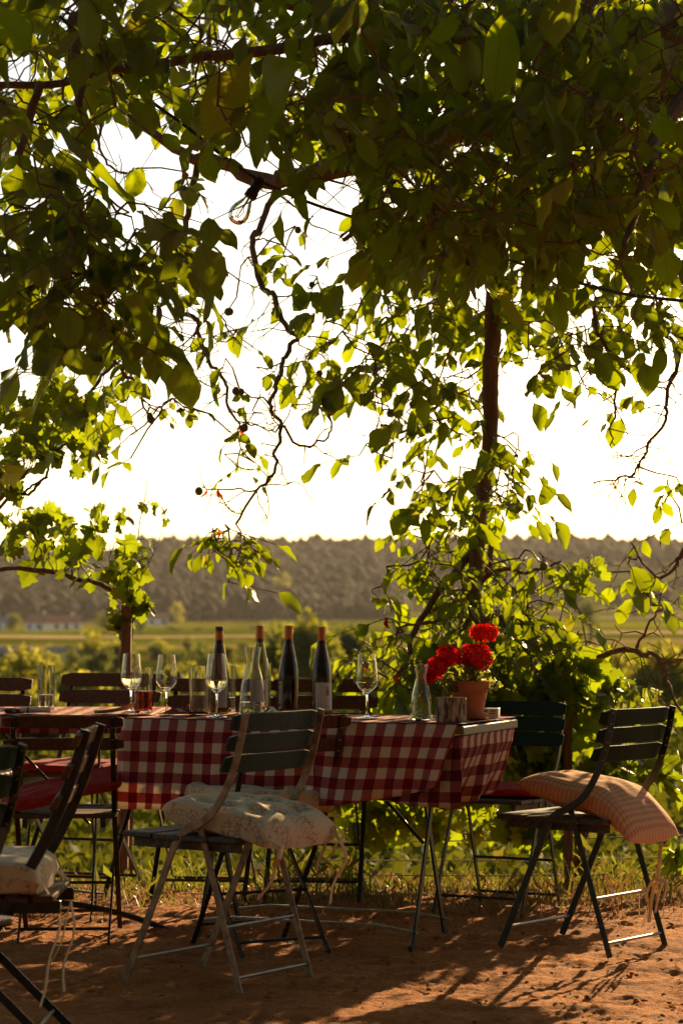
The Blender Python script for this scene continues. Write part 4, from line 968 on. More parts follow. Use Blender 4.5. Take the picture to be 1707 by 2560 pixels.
# drooping bare branches on the left
bl(0, [(500, 400), (470, 520), (461, 600), (439, 710), (450, 770), (494, 803), (499, 847), (532, 913), (565, 962), (570, 1017), (600, 1060)], (9.5, 9.2), .016, .005)
bl(0, [(700, 445), (686, 477), (647, 576), (631, 600), (653, 710), (680, 737), (708, 803), (740, 847), (708, 896), (697, 951), (677, 1006), (699, 1066), (691, 1149), (680, 1192), (642, 1225), (590, 1310)], (9.5, 8.9), .016, .005)
bl(0, [(699, 1066), (762, 1116), (817, 1094), (828, 1028), (817, 984), (804, 924)], 9.0, .006, .003)
bl(0, [(677, 1006), (647, 995), (631, 1039), (612, 1060)], 9.0, .0045, .0025)
bl(0, [(699, 1066), (680, 1077), (620, 1061)], 9.0, .0045, .003)
bl(0, [(642, 1225), (560, 1225), (505, 1218)], 8.95, .004, .0025)
bl(0, [(790, 690), (805, 740), (815, 790), (800, 850)], 9.2, .004, .002)
bl(0, [(505, 745), (537, 770), (570, 820), (576, 852), (505, 836)], 9.3, .005, .003)
bl(0, [(439, 710), (400, 770), (385, 850), (300, 870), (285, 900), (236, 973), (208, 1028)], (9.3, 9.0), .012, .006)
bl(0, [(285, 896), (329, 951), (350, 990), (373, 1039)], 9.0, .008, .004)
bl(0, [(400, 770), (410, 830), (440, 900), (470, 945), (540, 965)], 9.1, .006, .003)
bl(0, [(686, 477), (740, 520), (780, 560), (850, 590)], 9.6, .006, .003)
bl(0, [(461, 600), (420, 660), (390, 740)], 9.4, .009, .005)
bl(0, [(250, 300), (255, 390), (300, 430), (340, 425), (320, 470)], 9.2, .007, .003)
# right side drooping twigs
bl(4, [(1190, 250), (1200, 390), (1280, 530), (1290, 630), (1260, 800), (1250, 890)], 9.0, .010, .003)
bl(4, [(1568, 380), (1540, 540), (1490, 700), (1500, 760), (1410, 900), (1380, 980), (1300, 1030), (1180, 1050)], (9.0, 8.8), .010, .003)
bl(4, [(1290, 540), (1370, 570), (1430, 600), (1480, 620), (1540, 560)], 9.0, .006, .003)
bl(4, [(1430, 870), (1340, 935), (1260, 930)], 8.9, .004, .002)
bl(4, [(1160, 570), (1210, 590), (1270, 650)], 9.0, .004, .002)
bl(4, [(240, 480), (235, 640), (260, 710), (245, 870)], 9.1, .005, .0025)
bl(4, [(260, 800), (370, 830), (480, 740), (570, 660), (650, 640)], 9.2, .007, .004)
SKP = np.array([s[0] for s in SK]); SKR = np.array([s[1] for s in SK])

HOLES = [cp(1, q) for q in ([(450, 560), (540, 540), (620, 590), (820, 700), (760, 740), (640, 755), (600, 850), (520, 850), (440, 800), (420, 740), (450, 640)],
    [(205, 620), (300, 590), (330, 680), (275, 730)], [(900, 850), (1000, 800), (1110, 860), (1120, 890), (1050, 940), (1040, 1000), (1150, 1030), (1210, 900), (1250, 880), (1260, 930), (1180, 1090), (1100, 1110), (1040, 1050), (1000, 960)],
    [(1090, 620), (1140, 560), (1180, 760), (1060, 720)], [(0, 300), (60, 250), (150, 230), (110, 330), (0, 420)], [(270, 20), (330, 0), (480, 50), (440, 110), (370, 70), (300, 160)],
    [(650, 400), (720, 470), (660, 520), (625, 450)], [(700, 310), (770, 290), (750, 330)], [(1000, 100), (1060, 90), (1040, 220), (960, 250)], [(1380, 860), (1560, 880), (1560, 960), (1400, 930)])]
HOLES += [cp(2, q) for q in ([(1200, 370), (1340, 320), (1350, 385), (1210, 385)], [(1420, 410), (1500, 400), (1480, 440)], [(930, 820), (960, 760), (970, 830)], [(370, 730), (420, 740), (400, 800), (360, 770)], [(280, 10), (300, 10), (300, 40), (280, 40)], [(1150, 1060), (1320, 960), (1340, 1106), (1150, 1106)], [(1470, 20), (1568, 0), (1568, 60), (1470, 62)],
    [(0, 760), (110, 720), (200, 780), (160, 900), (100, 1000), (160, 1020), (170, 1106), (0, 1106)])]
HOLES += [[(560, 425), (690, 425), (680, 590), (550, 590)]]
HOLES += [cp(4, q) for q in ([(620, 230), (700, 170), (710, 260), (650, 320)], [(760, 600), (830, 600), (900, 640), (860, 700), (780, 720)], [(500, 540), (560, 520), (600, 600), (540, 640)], [(1100, 60), (1180, 40), (1160, 110)], [(860, 470), (950, 460), (930, 500), (860, 500)])]
DROP = lambda u, v: any(bool(inpoly(h, u, v)) for h in HOLES)
LV = Leaves(); BASE = []     # BASE: where each compound leaf is tied to the wood
g5 = random.Random(21)
def spray(p, size, nl, open_=1.0, check=True, hang=.6, face=.35):
    """one compound leaf: stalk with paired leaflets"""
    az = g5.uniform(0, 6.28); d = Vector((math.cos(az), math.sin(az)*.8, -hang*g5.uniform(.3, 1.7))).normalized(); side = d.cross(Vector((0, 0, 1)))
    if side.length < .1: side = Vector((1, 0, 0))
    side.normalize(); up = side.cross(d); ln = size*(.8+.32*nl); c = 0; got = []
    for i in range(nl):
        if i == nl-1: q = p+d*ln; dr = d+Vector((0, 0, -.4)); s = size*g5.uniform(1.0, 1.25)
        else:
            k = i//2; sg = 1 if i % 2 else -1; q = p+d*ln*(.35+.55*k/max(1, (nl-1)//2)); dr = d*.55+side*sg*.9+Vector((0, 0, -.55*g5.random())); s = size*g5.uniform(.7, 1.05)
        dr = dr+Vector((g5.uniform(-.3, .3), g5.uniform(-.3, .3), g5.uniform(-.45, .2)))
        nr = up+Vector((g5.uniform(-.8, .8), g5.uniform(-.8, .8)-face, g5.uniform(-.5, .5)))
        e = q+dr.normalized()*s*.6
        if check:
            u, v, _ = proj(e[:]); u2, v2, _ = proj(q[:])
            if DROP(float(u), float(v)) or DROP(float(u2), float(v2)): continue
        LV.add(q, dr, nr, s, g5.randrange(10)); got.append(q); c += 1
    if c: BASE.append((p, [q for q in got], p+d*ln))
def region(poly, cover, d0, d1, s0=.085, s1=.125, nl=(3, 5), check=True, hang=.6):
    """fill an outline with compound leaves until it is covered about `cover` times"""
    n_av = (nl[0]+nl[1])/2; dm = (d0+d1)/2; a = (s0+s1)/2*F/dm; n = max(1, int(area(poly)*cover/(a*a*.30*n_av)))
    for u, v in samp(poly, n, g5):
        d = g5.uniform(d0, d1); spray(P(u, v, d), g5.uniform(s0*.7, s1), g5.randint(*nl), check=check, hang=hang)
# near dark masses at the top
A = [(0, 500), (110, 440), (230, 460), (330, 450), (400, 560), (415, 660), (370, 740), (380, 840), (310, 830), (240, 880), (180, 820), (110, 770), (50, 800), (20, 740), (0, 720)]
region(A, 7.5, 5.9, 7.0, .095, .13)
region([(0, 250), (90, 260), (170, 300), (160, 400), (60, 440), (0, 420)], 3.5, 6.0, 7.0, .095, .13)
TOP = [(-120, -120), (1830, -120), (1830, 520), (1600, 560), (1300, 600), (1000, 560), (880, 500), (840, 380), (700, 330), (560, 330), (330, 260), (190, 380), (100, 250), (-120, 330)]
region(TOP, 2.6, 6.4, 8.2, .095, .135)
region([(820, -60), (1800, -60), (1800, 540), (1300, 620), (1000, 600), (860, 520), (800, 300)], 4.6, 6.2, 8.8, .09, .13)
region([(860, 380), (1780, 350), (1780, 560), (1500, 620), (1250, 600), (1060, 640), (880, 560)], 2.6, 7.0, 8.8, .10, .135)
region(TOP, 2.4, 9.0, 12.5, .09, .12)
region([(620, 260), (760, 320), (790, 420), (700, 470), (640, 380)], 1.8, 6.6, 7.6, .11, .14)
region([(490, 540), (570, 540), (575, 650), (510, 665)], .8, 6.8, 7.2, .12, .14, (2, 3))
region([(520, 430), (570, 440), (560, 540), (510, 520)], 1.0, 8.4, 9.2)
region([(330, 410), (460, 400), (530, 430), (500, 560), (420, 600), (330, 500)], 1.4, 7.8, 9.2)
region([(0, 420), (130, 420), (170, 480), (100, 560), (0, 600)], 1.0, 10, 13.5, .08, .11)
region([(0, 560), (40, 560), (50, 800), (0, 850)], .8, 8.5, 11)
# middle left clusters
for crop, poly, cov in ((3, [(590, 380), (720, 360), (830, 440), (800, 560), (640, 580), (500, 480)], 1.0), (3, [(980, 60), (1090, 110), (1090, 280), (980, 240)], 1.2), (3, [(1080, 40), (1330, 40), (1300, 160), (1130, 180)], .9),
    (3, [(1310, 60), (1450, 60), (1430, 300), (1320, 290)], 1.2), (3, [(1000, 260), (1240, 270), (1220, 400), (1110, 420), (1010, 380)], .8), (3, [(1100, 370), (1230, 370), (1220, 520), (1140, 500)], 1.2), (3, [(980, 430), (1110, 430), (1080, 560), (990, 570)], 1.0),
    (3, [(1110, 540), (1240, 540), (1220, 640), (1110, 640)], .8), (3, [(1270, 470), (1360, 470), (1350, 640), (1270, 640)], 1.0), (3, [(1360, 400), (1568, 410), (1560, 620), (1480, 600), (1400, 630)], 1.3), (3, [(1000, 800), (1150, 810), (1160, 960), (1020, 1040), (980, 880)], 1.3), (3, [(490, 830), (650, 830), (660, 980), (580, 1000), (510, 1020)], 1.1),
    (3, [(800, 160), (880, 180), (880, 260), (810, 260)], .8), (3, [(790, 380), (860, 390), (850, 440), (790, 430)], .8), (1, [(1160, 920), (1260, 930), (1300, 1000), (1450, 1080), (1420, 1160), (1260, 1167), (1180, 1060)], .9), (1, [(1340, 850), (1560, 850), (1568, 1000), (1460, 1050), (1400, 960)], .9),
    (3, [(1040, 600), (1100, 600), (1090, 690), (1040, 680)], .8), (4, [(60, 820), (210, 810), (220, 950), (150, 960), (110, 1020), (90, 900)], 1.0), (4, [(0, 380), (110, 420), (100, 560), (20, 580)], .9), (4, [(880, 600), (1010, 600), (990, 720), (870, 720)], .9), (4, [(1040, 600), (1130, 600), (1130, 740), (1050, 740)], 1.0),
    (4, [(1290, 740), (1440, 740), (1430, 820), (1330, 870)], .9), (4, [(1210, 620), (1400, 600), (1450, 680), (1380, 740), (1280, 730)], 1.0), (4, [(1200, 0), (1568, 0), (1568, 330), (1470, 430), (1350, 340), (1270, 440), (1240, 300), (1200, 200)], 2.1), (4, [(1490, 960), (1568, 950), (1568, 1106), (1480, 1090)], 1.8),
    (6, [(1240, 380), (1330, 270), (1450, 290), (1490, 400), (1480, 470), (1390, 600), (1330, 590), (1350, 480), (1250, 450)], 1.4), (6, [(1480, 510), (1530, 530), (1520, 620), (1480, 620)], .8), (6, [(1490, 0), (1568, 0), (1568, 230), (1530, 200), (1500, 60)], 1.6), (5, [(960, 250), (1020, 200), (1180, 280), (1190, 330), (1100, 340), (1050, 480), (1030, 460), (1050, 350), (970, 350)], 1.6)):
    region(cp(crop, poly), cov*1.4, 8.7, 9.6, .085, .125, (2, 4))
region(cp(5, [(900, 230), (960, 190), (1020, 200), (1180, 280), (1190, 330), (1100, 340), (1060, 470), (1030, 460), (1050, 350), (970, 350)]), 2.2, 8.85, 9.0, .045, .075, (2, 3))
# thin yellowing sprays
for crop, poly, cov in ((3, [(680, 700), (920, 720), (930, 890), (700, 880)], .45), (3, [(1060, 960), (1230, 970), (1230, 1080), (1080, 1070)], .5), (4, [(100, 600), (420, 640), (400, 780), (330, 900), (140, 780)], .3), (4, [(1200, 880), (1370, 960), (1360, 1060), (1260, 1060)], .4), (4, [(260, 900), (420, 960), (420, 1050), (350, 1000)], .3)):
    region(cp(crop, poly), cov, 8.7, 9.4, .04, .065, (2, 4))
# round the hanging limb
region(cp(4, [(160, 0), (1200, 0), (1200, 330), (1190, 520), (1130, 700), (1040, 560), (920, 560), (820, 620), (760, 560), (640, 690), (480, 720), (330, 640), (240, 640), (210, 560), (100, 540), (60, 440), (170, 250), (240, 180)]), 3.2, 8.6, 10.2, .085, .13)
region(cp(4, [(370, 930), (490, 860), (500, 750), (690, 720), (760, 760), (870, 850), (930, 960), (930, 1080), (760, 1106), (360, 1106), (410, 1000)]), 3.0, 8.8, 9.8, .085, .13)
region(cp(6, [(400, 0), (930, 0), (880, 60), (760, 130), (900, 220), (1010, 340), (1140, 370), (1160, 460), (1050, 530), (1080, 640), (1160, 690), (1180, 864), (120, 864), (120, 760), (200, 640), (300, 560), (410, 540), (330, 460), (270, 480), (180, 520), (190, 450), (330, 310), (420, 260), (360, 200), (390, 100)]), 3.2, 8.9, 10.2, .08, .125)
# the crown above and to the right of the picture, towards the sun
region([(-900, -1900), (2300, -1900), (2300, -110), (-900, -110)], 3.4, 5.6, 13.0, .18, .26, check=False)
region([(1730, -110), (2600, -110), (2600, 700), (2200, 760), (1730, 600)], 2.8, 7.0, 13.0, .16, .24, check=False)
region([(-900, -110), (-30, -110), (-30, 800), (-900, 700)], 1.0, 6.0, 12.0, .16, .24, check=False)

# twigs: every compound leaf is tied to the nearest wood
def twigs():
    Pn = [np.array(b[0]) for b in BASE]; n = len(Pn); A_ = np.array(Pn)
    nod = list(SKP); best = np.full(n, 1e9); par = np.zeros(n, int)
    for s in range(0, len(SKP), 200):
        D = np.linalg.norm(A_[:, None, :]-SKP[None, s:s+200], axis=2); k = D.argmin(1); m = D[np.arange(n), k]; w = m < best; best[w] = m[w]; par[w] = k[w]+s
    done = np.zeros(n, bool); mb = MB(); off = len(SKP); pos = {}
    for _ in range(n):
        q = np.where(done, 1e9, best); i = int(q.argmin()); done[i] = True
        a = SKP[par[i]] if par[i] < off else A_[par[i]-off]; b = A_[i]; ln = np.linalg.norm(b-a); r0 = .0030+.0018*min(1, ln)
        pts = [a]; k = max(2, int(ln/.10))
        for j in range(1, k): pts.append(a+(b-a)*j/k+np.array([g5.uniform(-1, 1), g5.uniform(-1, 1), g5.uniform(-1, 1.2)])*.022)
        pts.append(b); pu = [proj(a+(b-a)*f)[:2] for f in (.2, .4, .5, .6, .8)]
        if ln < .25 or sum(DROP(float(a_), float(b_)) for a_, b_ in pu) < 2: mb.tube([Vector(p_)-Vector(TO) for p_ in pts], [r0*(1.3-.5*j/len(pts)) for j in range(len(pts))], 5, cap=False)
        dn = np.linalg.norm(A_-b, axis=1)*1.08; w = (dn < best) & ~done; best[w] = dn[w]; par[w] = off+i
        p0, ls, tip = BASE[i]; mb.tube([p0-Vector(TO), tip-Vector(TO)], [.0023, .0015], 4, cap=False)
    for (p0, r0) in SK:                                     # bare crooked twiglets on the thin branches
        u, v, dd = proj(p0)
        if r0 > .02 or v < 420 or g5.random() > .34: continue
        for q in range(g5.choice((1, 1, 2))):
            d = Vector((g5.uniform(-1, 1), g5.uniform(-.7, .7), g5.uniform(-1, .7))).normalized(); p = Vector(p0); pts = [p.copy()]; n = g5.randint(2, 6)
            for k in range(n): d = (d+Vector((g5.uniform(-.6, .6), g5.uniform(-.6, .6), g5.uniform(-.7, .45)))).normalized(); p = p+d*g5.uniform(.025, .06); pts.append(p.copy())
            rr = min(.0032, r0*.7); mb.tube([a-Vector(TO) for a in pts], [rr*(1-.5*k/n) for k in range(n+1)], 5)
            if n > 3:
                e = pts[n//2]; d2 = Vector((g5.uniform(-1, 1), g5.uniform(-.5, .5), g5.uniform(-1, .6))).normalized(); mb.tube([e-Vector(TO), e+d2*.03-Vector(TO), e+d2*.055+Vector((0, 0, .012))-Vector(TO)], [rr*.7, rr*.6, rr*.4], 4)
    mb.build('twigs', M['twig'], tree)['kind'] = 'stuff'
twigs()
LV.emit(tree, WL, M['walnut'], 300)
# unseen leaves over and behind the camera, added to hold back sky fill
def crown_blocker():
    g = np.random.default_rng(31); n = 9000; x = g.uniform(-8, 8, n); y = g.uniform(-10, 5.2, n); z = 3.0+g.uniform(0, 2.6, n)-.10*np.maximum(0, -y-2)-.05*np.maximum(0, np.abs(x)-4)*2
    V = (np.einsum('nij,kj->nki', rand_rot(n, g), QUAD)*(g.uniform(.28, .5, (n, 1, 1))) + np.stack([x, y, z], 1)[:, None, :] - TO).reshape(-1, 3)
    npmesh('sky_blocker_crown', V, np.arange(n*4).reshape(n, 4), M['upper'], tree, smooth=False, kind='stuff')
crown_blocker()
def skirt_blocker():  # low ring of leaves added out of view to cut sky fill
    g = np.random.default_rng(32); n = 7000; a = g.uniform(math.pi*.98, math.pi*2.02, n); r = g.uniform(7.5, 10, n); x = r*np.cos(a); y = r*np.sin(a)*.95+2.5; z = .6+g.uniform(0, 3.2, n)
    V = (np.einsum('nij,kj->nki', rand_rot(n, g), QUAD)*(g.uniform(.3, .5, (n, 1, 1))) + np.stack([x, y, z], 1)[:, None, :] - TO).reshape(-1, 3)
    npmesh('sky_blocker_skirt', V, np.arange(n*4).reshape(n, 4), M['upper'], tree, smooth=False, kind='stuff')
skirt_blocker()
# nuts and withered red leaflets
WOOD = np.concatenate([SKP, np.array([b[0] for b in BASE])])
def near_wood(p): return Vector(WOOD[int(np.linalg.norm(WOOD-np.array(p), axis=1).argmin())])
nm = MB().lathe([(0, -1), (.55, -.85), (.92, -.4), (1, 0), (.9, .45), (.5, .87), (0, 1)], 12).mesh('walnut', M['nut'])
for crop, x, y in ((3, 1140, 210), (3, 1160, 230), (3, 1135, 235), (3, 1218, 295), (3, 960, 690), (3, 985, 690), (3, 1010, 715), (3, 1030, 720), (3, 725, 745), (3, 680, 880), (3, 1450, 60), (3, 1455, 85), (3, 1110, 470), (3, 1130, 510), (3, 1025, 815), (4, 200, 160), (4, 238, 162), (4, 345, 660), (4, 355, 680), (4, 110, 425),
                   (6, 740, 132), (6, 765, 148), (6, 775, 165), (6, 800, 175), (6, 935, 630), (6, 957, 635), (6, 988, 408), (6, 1335, 288), (6, 625, 520), (6, 140, 683), (5, 890, 72), (5, 905, 58), (1, 1030, 835), (1, 1045, 850)):
    u, v = cp(crop, [(x, y)])[0]; o = link('walnut', nm, tree, near_wood(P(u, v, 9.0))+Vector((g5.uniform(-.012, .012), g5.uniform(-.012, .012), -.016))-Vector(TO)); s = g5.uniform(.013, .018); o.scale = (s, s, s*1.08)
wm = []
for k in range(3):
    V, Fq, U = WL[k]; mb = MB(); mb.v = [(x, y*.9, z+.25*math.sin(x*4)) for x, y, z in V]; mb.f = [tuple(int(c) for c in q) for q in Fq]; mb.uv = [tuple(q) for q in U]; wm.append(mb.mesh('withered_leaf', M['withered']))
for crop, x, y in ((3, 790, 665), (3, 920, 885), (3, 978, 780), (3, 625, 700), (3, 345, 590), (3, 570, 880), (3, 860, 780), (3, 1055, 990), (5, 940, 140), (5, 985, 95), (5, 970, 80), (5, 905, 250), (5, 935, 235), (5, 1020, 385), (5, 925, 0), (4, 120, 770), (4, 1320, 440), (4, 1235, 110), (4, 140, 40), (4, 320, 900), (6, 95, 705), (6, 245, 510), (6, 270, 540), (6, 220, 570), (6, 1250, 520), (6, 1500, 165), (6, 1540, 245), (6, 415, 765), (6, 340, 790), (7, 155, 80), (7, 465, 130), (7, 730, 770), (7, 730, 750), (7, 890, 850), (1, 920, 620), (1, 950, 770), (4, 1555, 870)):
    if (x+y) % 2: continue
    u, v = cp(crop, [(x, y)])[0]; s = g5.uniform(.03, .055); d = (Vector((g5.uniform(-.4, .4), g5.uniform(-.3, .3), -1))).normalized()
    o = link('withered_leaf', wm[g5.randrange(3)], tree); Rm = frame(np.array(d), np.array([g5.uniform(-1, 1), -1, g5.uniform(-.5, .5)])); M4 = np.eye(4); M4[:3, :3] = Rm*s; M4[:3, 3] = np.array(near_wood(P(u, v-8, 9.0)))-TO; o.matrix_local = Matrix(M4.tolist())

# ------------------------------------------------------------------ grape vines and posts
M['post'] = mat('weathered_post', (.13, .062, .032), .85, (.22, .115, .06), 18, (6, 6, .6), bump=.7, bscale=60)
M['vbark'] = mat('vine_bark', (.085, .048, .03), .9, (.15, .09, .055), 40, (3, 3, 1), bump=.9, bscale=90)
def post(label, u, vt, d, w, lean=0):
    p = P(u, vt, d); z0 = min(gz(p.x, d), -.0) if d < 9.3 else -.2
    t = thing('wooden_post', label, 'post', (p.x, d, z0)); h = p.z-z0; mb = MB(); n = 10
    for i in range(n+1):
        f = i/n; ww = w/2*(1+.05*noise.noise((f*4, u, 0)))
        for (a, b) in ((1, .8), (.8, 1), (-.8, 1), (-1, .8), (-1, -.8), (-.8, -1), (.8, -1), (1, -.8)): mb.v.append((a*ww+lean*f+.004*noise.noise((f*3, 1, u)), b*ww, h*f))
    mb.f = [(i*8+j, i*8+(j+1) % 8, (i+1)*8+(j+1) % 8, (i+1)*8+j) for i in range(n) for j in range(8)]
    mb.build('post_shaft', M['post'], t, False)
    c = MB(); c.v = mb.v[-8:]; c.f = [tuple(range(8))]; c.build('top_face', M['post'], t, False); return t
post('weathered wooden post holding the grape vine behind the left wine glasses', 311, 1513, 9.55, .044, .012)
post('dark wooden stake among the vine leaves behind the green chairs', 1417, 1690, 9.25, .036, .0)
def vine(label, base, stems, clusters, nmax, seed):
    t = thing('grape_vine', label, 'vine', base, group='grape vines'); O = Vector(base); g = random.Random(seed); pts = []; L_ = Leaves()
    for (cr, q, d, r0, r1) in stems:
        qq = cp(cr, q); n = len(qq); dd = d if hasattr(d, '__len__') else (d, d)
        A = [np.array([*P(u, v, dd[0]+(dd[1]-dd[0])*i/max(1, n-1)), r0+(r1-r0)*i/max(1, n-1)]) for i, (u, v) in enumerate(qq)]; S_ = spline(A, 5)
        for i in range(1, len(S_)-1): S_[i][:3] += np.array([g.uniform(-1, 1) for _ in range(3)])*min(.008, r0*.5)
        MB().tube([Vector(s[:3])-O for s in S_], [max(.001, s[3]*(1+.15*g.uniform(-1, 1)*(r0 > .008))) for s in S_], 8 if r0 > .006 else 5).build('cane' if r0 < .012 else 'stem', M['vbark'] if r0 > .004 else M['stalk'], t); pts += [s[:3] for s in S_]
    PT = np.array(pts); pet = MB()
    for (cr, poly, n, d0, d1, s0, s1) in clusters:
        for u, v in samp(cp(cr, poly), n, g):
            p = np.array(P(u, v, g.uniform(d0, d1))); s = g.uniform(s0, s1); dr = np.array([g.uniform(-1, 1), g.uniform(-1, 1), g.uniform(-1.3, .25)]); nr = np.array([g.uniform(-1, 1), g.uniform(-1.2, .6), g.uniform(-.3, 1)])
            L_.add(p, dr, nr, s, g.randrange(6)); k = int(np.linalg.norm(PT-p, axis=1).argmin()); a = PT[k]
            m = (a+p)/2+np.array([g.uniform(-.03, .03), g.uniform(-.03, .03), .03]); pet.tube([Vector(a)-O, Vector(m)-O, Vector(p)-O], [.0022, .0016, .0012], 4, cap=False)
    pet.build('leaf_stalks', M['stalk'], t)['kind'] = 'stuff'; L_.emit(t, VL, M['vine'], nmax); return t
gp = P(324, 1600, 9.6)
vine('grape vine trained on the wooden post with one arm to the left', (gp.x, 9.6, -.05),
     [(5, [(600, 1900), (590, 1500), (592, 1100), (588, 800), (590, 640), (602, 560), (560, 530), (460, 482), (330, 440), (160, 410), (0, 410), (-200, 430)], (9.62, 9.55), .017, .009),
      (5, [(590, 560), (590, 480), (620, 330), (640, 190), (665, 60), (672, 0)], 9.55, .004, .0015), (5, [(600, 540), (640, 480), (690, 360), (735, 240), (755, 130)], 9.5, .003, .001), (5, [(330, 440), (340, 350), (400, 260), (460, 150), (480, 90)], 9.5, .004, .0015),
      (5, [(160, 410), (170, 300), (110, 230), (70, 130)], 9.5, .004, .0015), (5, [(420, 460), (350, 350), (280, 230), (230, 120)], 9.5, .004, .0015), (5, [(590, 560), (545, 500), (500, 380), (520, 300), (590, 160)], 9.5, .0035, .0015), (5, [(250, 420), (190, 320), (60, 190), (0, 170)], 9.5, .0035, .0015)],
     [(5, [(20, 180), (80, 130), (200, 110), (290, 130), (420, 110), (500, 130), (520, 250), (560, 300), (500, 400), (420, 460), (300, 460), (240, 380), (160, 400), (90, 340), (20, 280)], 52, 9.3, 9.7, .07, .125), (5, [(540, 140), (600, 160), (590, 200), (540, 190)], 3, 9.4, 9.5, .06, .08), (5, [(540, 280), (600, 260), (720, 230), (720, 350), (690, 470), (620, 480), (640, 600), (560, 560), (500, 520), (520, 400)], 28, 9.35, 9.65, .055, .10), (5, [(515, 560), (560, 580), (550, 720), (515, 700)], 10, 9.5, 9.6, .05, .09), (5, [(620, 560), (670, 500), (660, 600), (625, 650)], 7, 9.5, 9.6, .06, .10),
      (5, [(650, 100), (710, 120), (700, 160), (665, 130)], 3, 9.5, 9.55, .04, .06), (5, [(740, 130), (775, 180), (750, 190)], 3, 9.5, 9.5, .02, .04)], 300, 3)
ap = P(-60, 1500, 9.4)
vine('grape vine climbing into the walnut boughs at the left edge', (ap.x, 9.4, -.1),
     [(3, [(-120, 2200), (-110, 1700), (-60, 1300), (20, 1150), (120, 1060), (210, 1000), (240, 880), (240, 700), (240, 540)], (9.3, 8.9), .016, .003), (3, [(-60, 1300), (60, 1160), (130, 1160), (190, 1100), (220, 1060), (205, 980)], 9.0, .007, .005), (3, [(100, 1160), (150, 1120), (220, 1080)], 9.0, .006, .004), (3, [(210, 1000), (100, 920), (30, 820), (0, 660)], 9.0, .005, .002), (3, [(210, 1000), (300, 930), (400, 850), (500, 750)], 8.9, .005, .002), (3, [(240, 880), (330, 800), (340, 650)], 8.9, .003, .0015)],
     [(3, [(0, 620), (70, 680), (120, 720), (150, 600), (300, 540), (350, 680), (500, 690), (520, 780), (440, 960), (380, 1030), (280, 1050), (200, 990), (80, 960), (60, 1100), (0, 1130)], 110, 8.6, 9.5, .07, .125), (3, [(150, 460), (220, 450), (220, 510), (160, 520)], 4, 8.9, 9, .05, .08), (3, [(0, 1040), (80, 1060), (60, 1160), (0, 1150)], 10, 8.9, 9.1, .07, .1)], 300, 4)
rp = G(1500, 2190)
vine('grape vine filling the edge of the terrace behind the green chairs', (rp.x, 9.35, -.05),
     [(7, [(1120, 1050), (1160, 800), (1130, 660), (1050, 600), (990, 520), (950, 420)], (9.3, 9.25), .028, .018), (7, [(1130, 660), (1260, 740), (1420, 780), (1568, 860), (1700, 900)], (9.3, 9.2), .020, .012), (7, [(1050, 600), (900, 500), (700, 380), (500, 300), (300, 200), (150, 80)], (9.35, 9.4), .008, .003),
      (7, [(1120, 500), (1150, 300), (1060, 120), (1000, -60)], 9.3, .006, .002), (7, [(1130, 650), (1250, 480), (1300, 300), (1420, 260)], 9.3, .006, .002), (7, [(1000, 560), (760, 680), (560, 760), (330, 720), (200, 640)], 9.4, .006, .003), (7, [(560, 760), (450, 840), (300, 840)], 9.4, .004, .002), (7, [(1250, 740), (1330, 620), (1400, 520), (1500, 560)], 9.2, .004, .002), (7, [(780, 720), (800, 800), (850, 850)], 9.4, .004, .002), (6, [(900, 500), (1050, 420), (1180, 380), (1260, 300)], 9.3, .003, .001)],
     [(7, [(480, 120), (820, 60), (1080, 20), (1180, 140), (1220, 330), (1110, 460), (900, 560), (700, 420), (500, 330)], 300, 9.1, 9.8, .07, .125), (7, [(820, 480), (1080, 520), (1100, 760), (980, 780), (860, 640)], 110, 9.15, 9.7, .07, .13), (7, [(1080, 150), (1250, 170), (1420, 260), (1530, 330), (1560, 420), (1480, 500), (1350, 560), (1160, 480)], 85, 9.1, 9.6, .06, .11), (7, [(1150, 460), (1400, 540), (1420, 640), (1300, 720), (1160, 640)], 42, 9.1, 9.5, .07, .12),
      (7, [(180, 440), (560, 480), (800, 640), (960, 720), (900, 860), (600, 880), (180, 860), (60, 720)], 230, 9.2, 9.9, .07, .12), (7, [(1470, 560), (1568, 530), (1568, 740), (1490, 720)], 7, 8.9, 9.1, .10, .14), (7, [(1370, 580), (1470, 560), (1460, 640), (1400, 640)], 4, 9.0, 9.1, .08, .12), (6, [(1030, 360), (1230, 330), (1200, 400), (1140, 470), (1050, 420)], 16, 9.1, 9.4, .05, .08), (7, [(940, 830), (1090, 830), (1060, 960), (950, 960)], 14, 9.2, 9.5, .08, .13), (7, [(1480, 860), (1568, 880), (1568, 990), (1500, 960)], 8, 9.0, 9.3, .08, .12)], 300, 5)
for i, (v1, v2, d) in enumerate(((2105, 2085, 9.9), (2150, 2140, 10.3), (2185, 2180, 9.6))):
    a, b = P(700, v1, d), P(1800, v2, d-.4); o = MB().tube([a+(b-a)*k/12+Vector((0, 0, -.01*math.sin(math.pi*k/12))) for k in range(13)], .0032, 6).build('trellis_wire', M['steel'])
    tag(o, ['upper pale trellis wire behind the right chair legs', 'middle pale trellis wire low behind the vines', 'lowest trellis wire close above the grass'][i], 'wire', 'trellis wires')

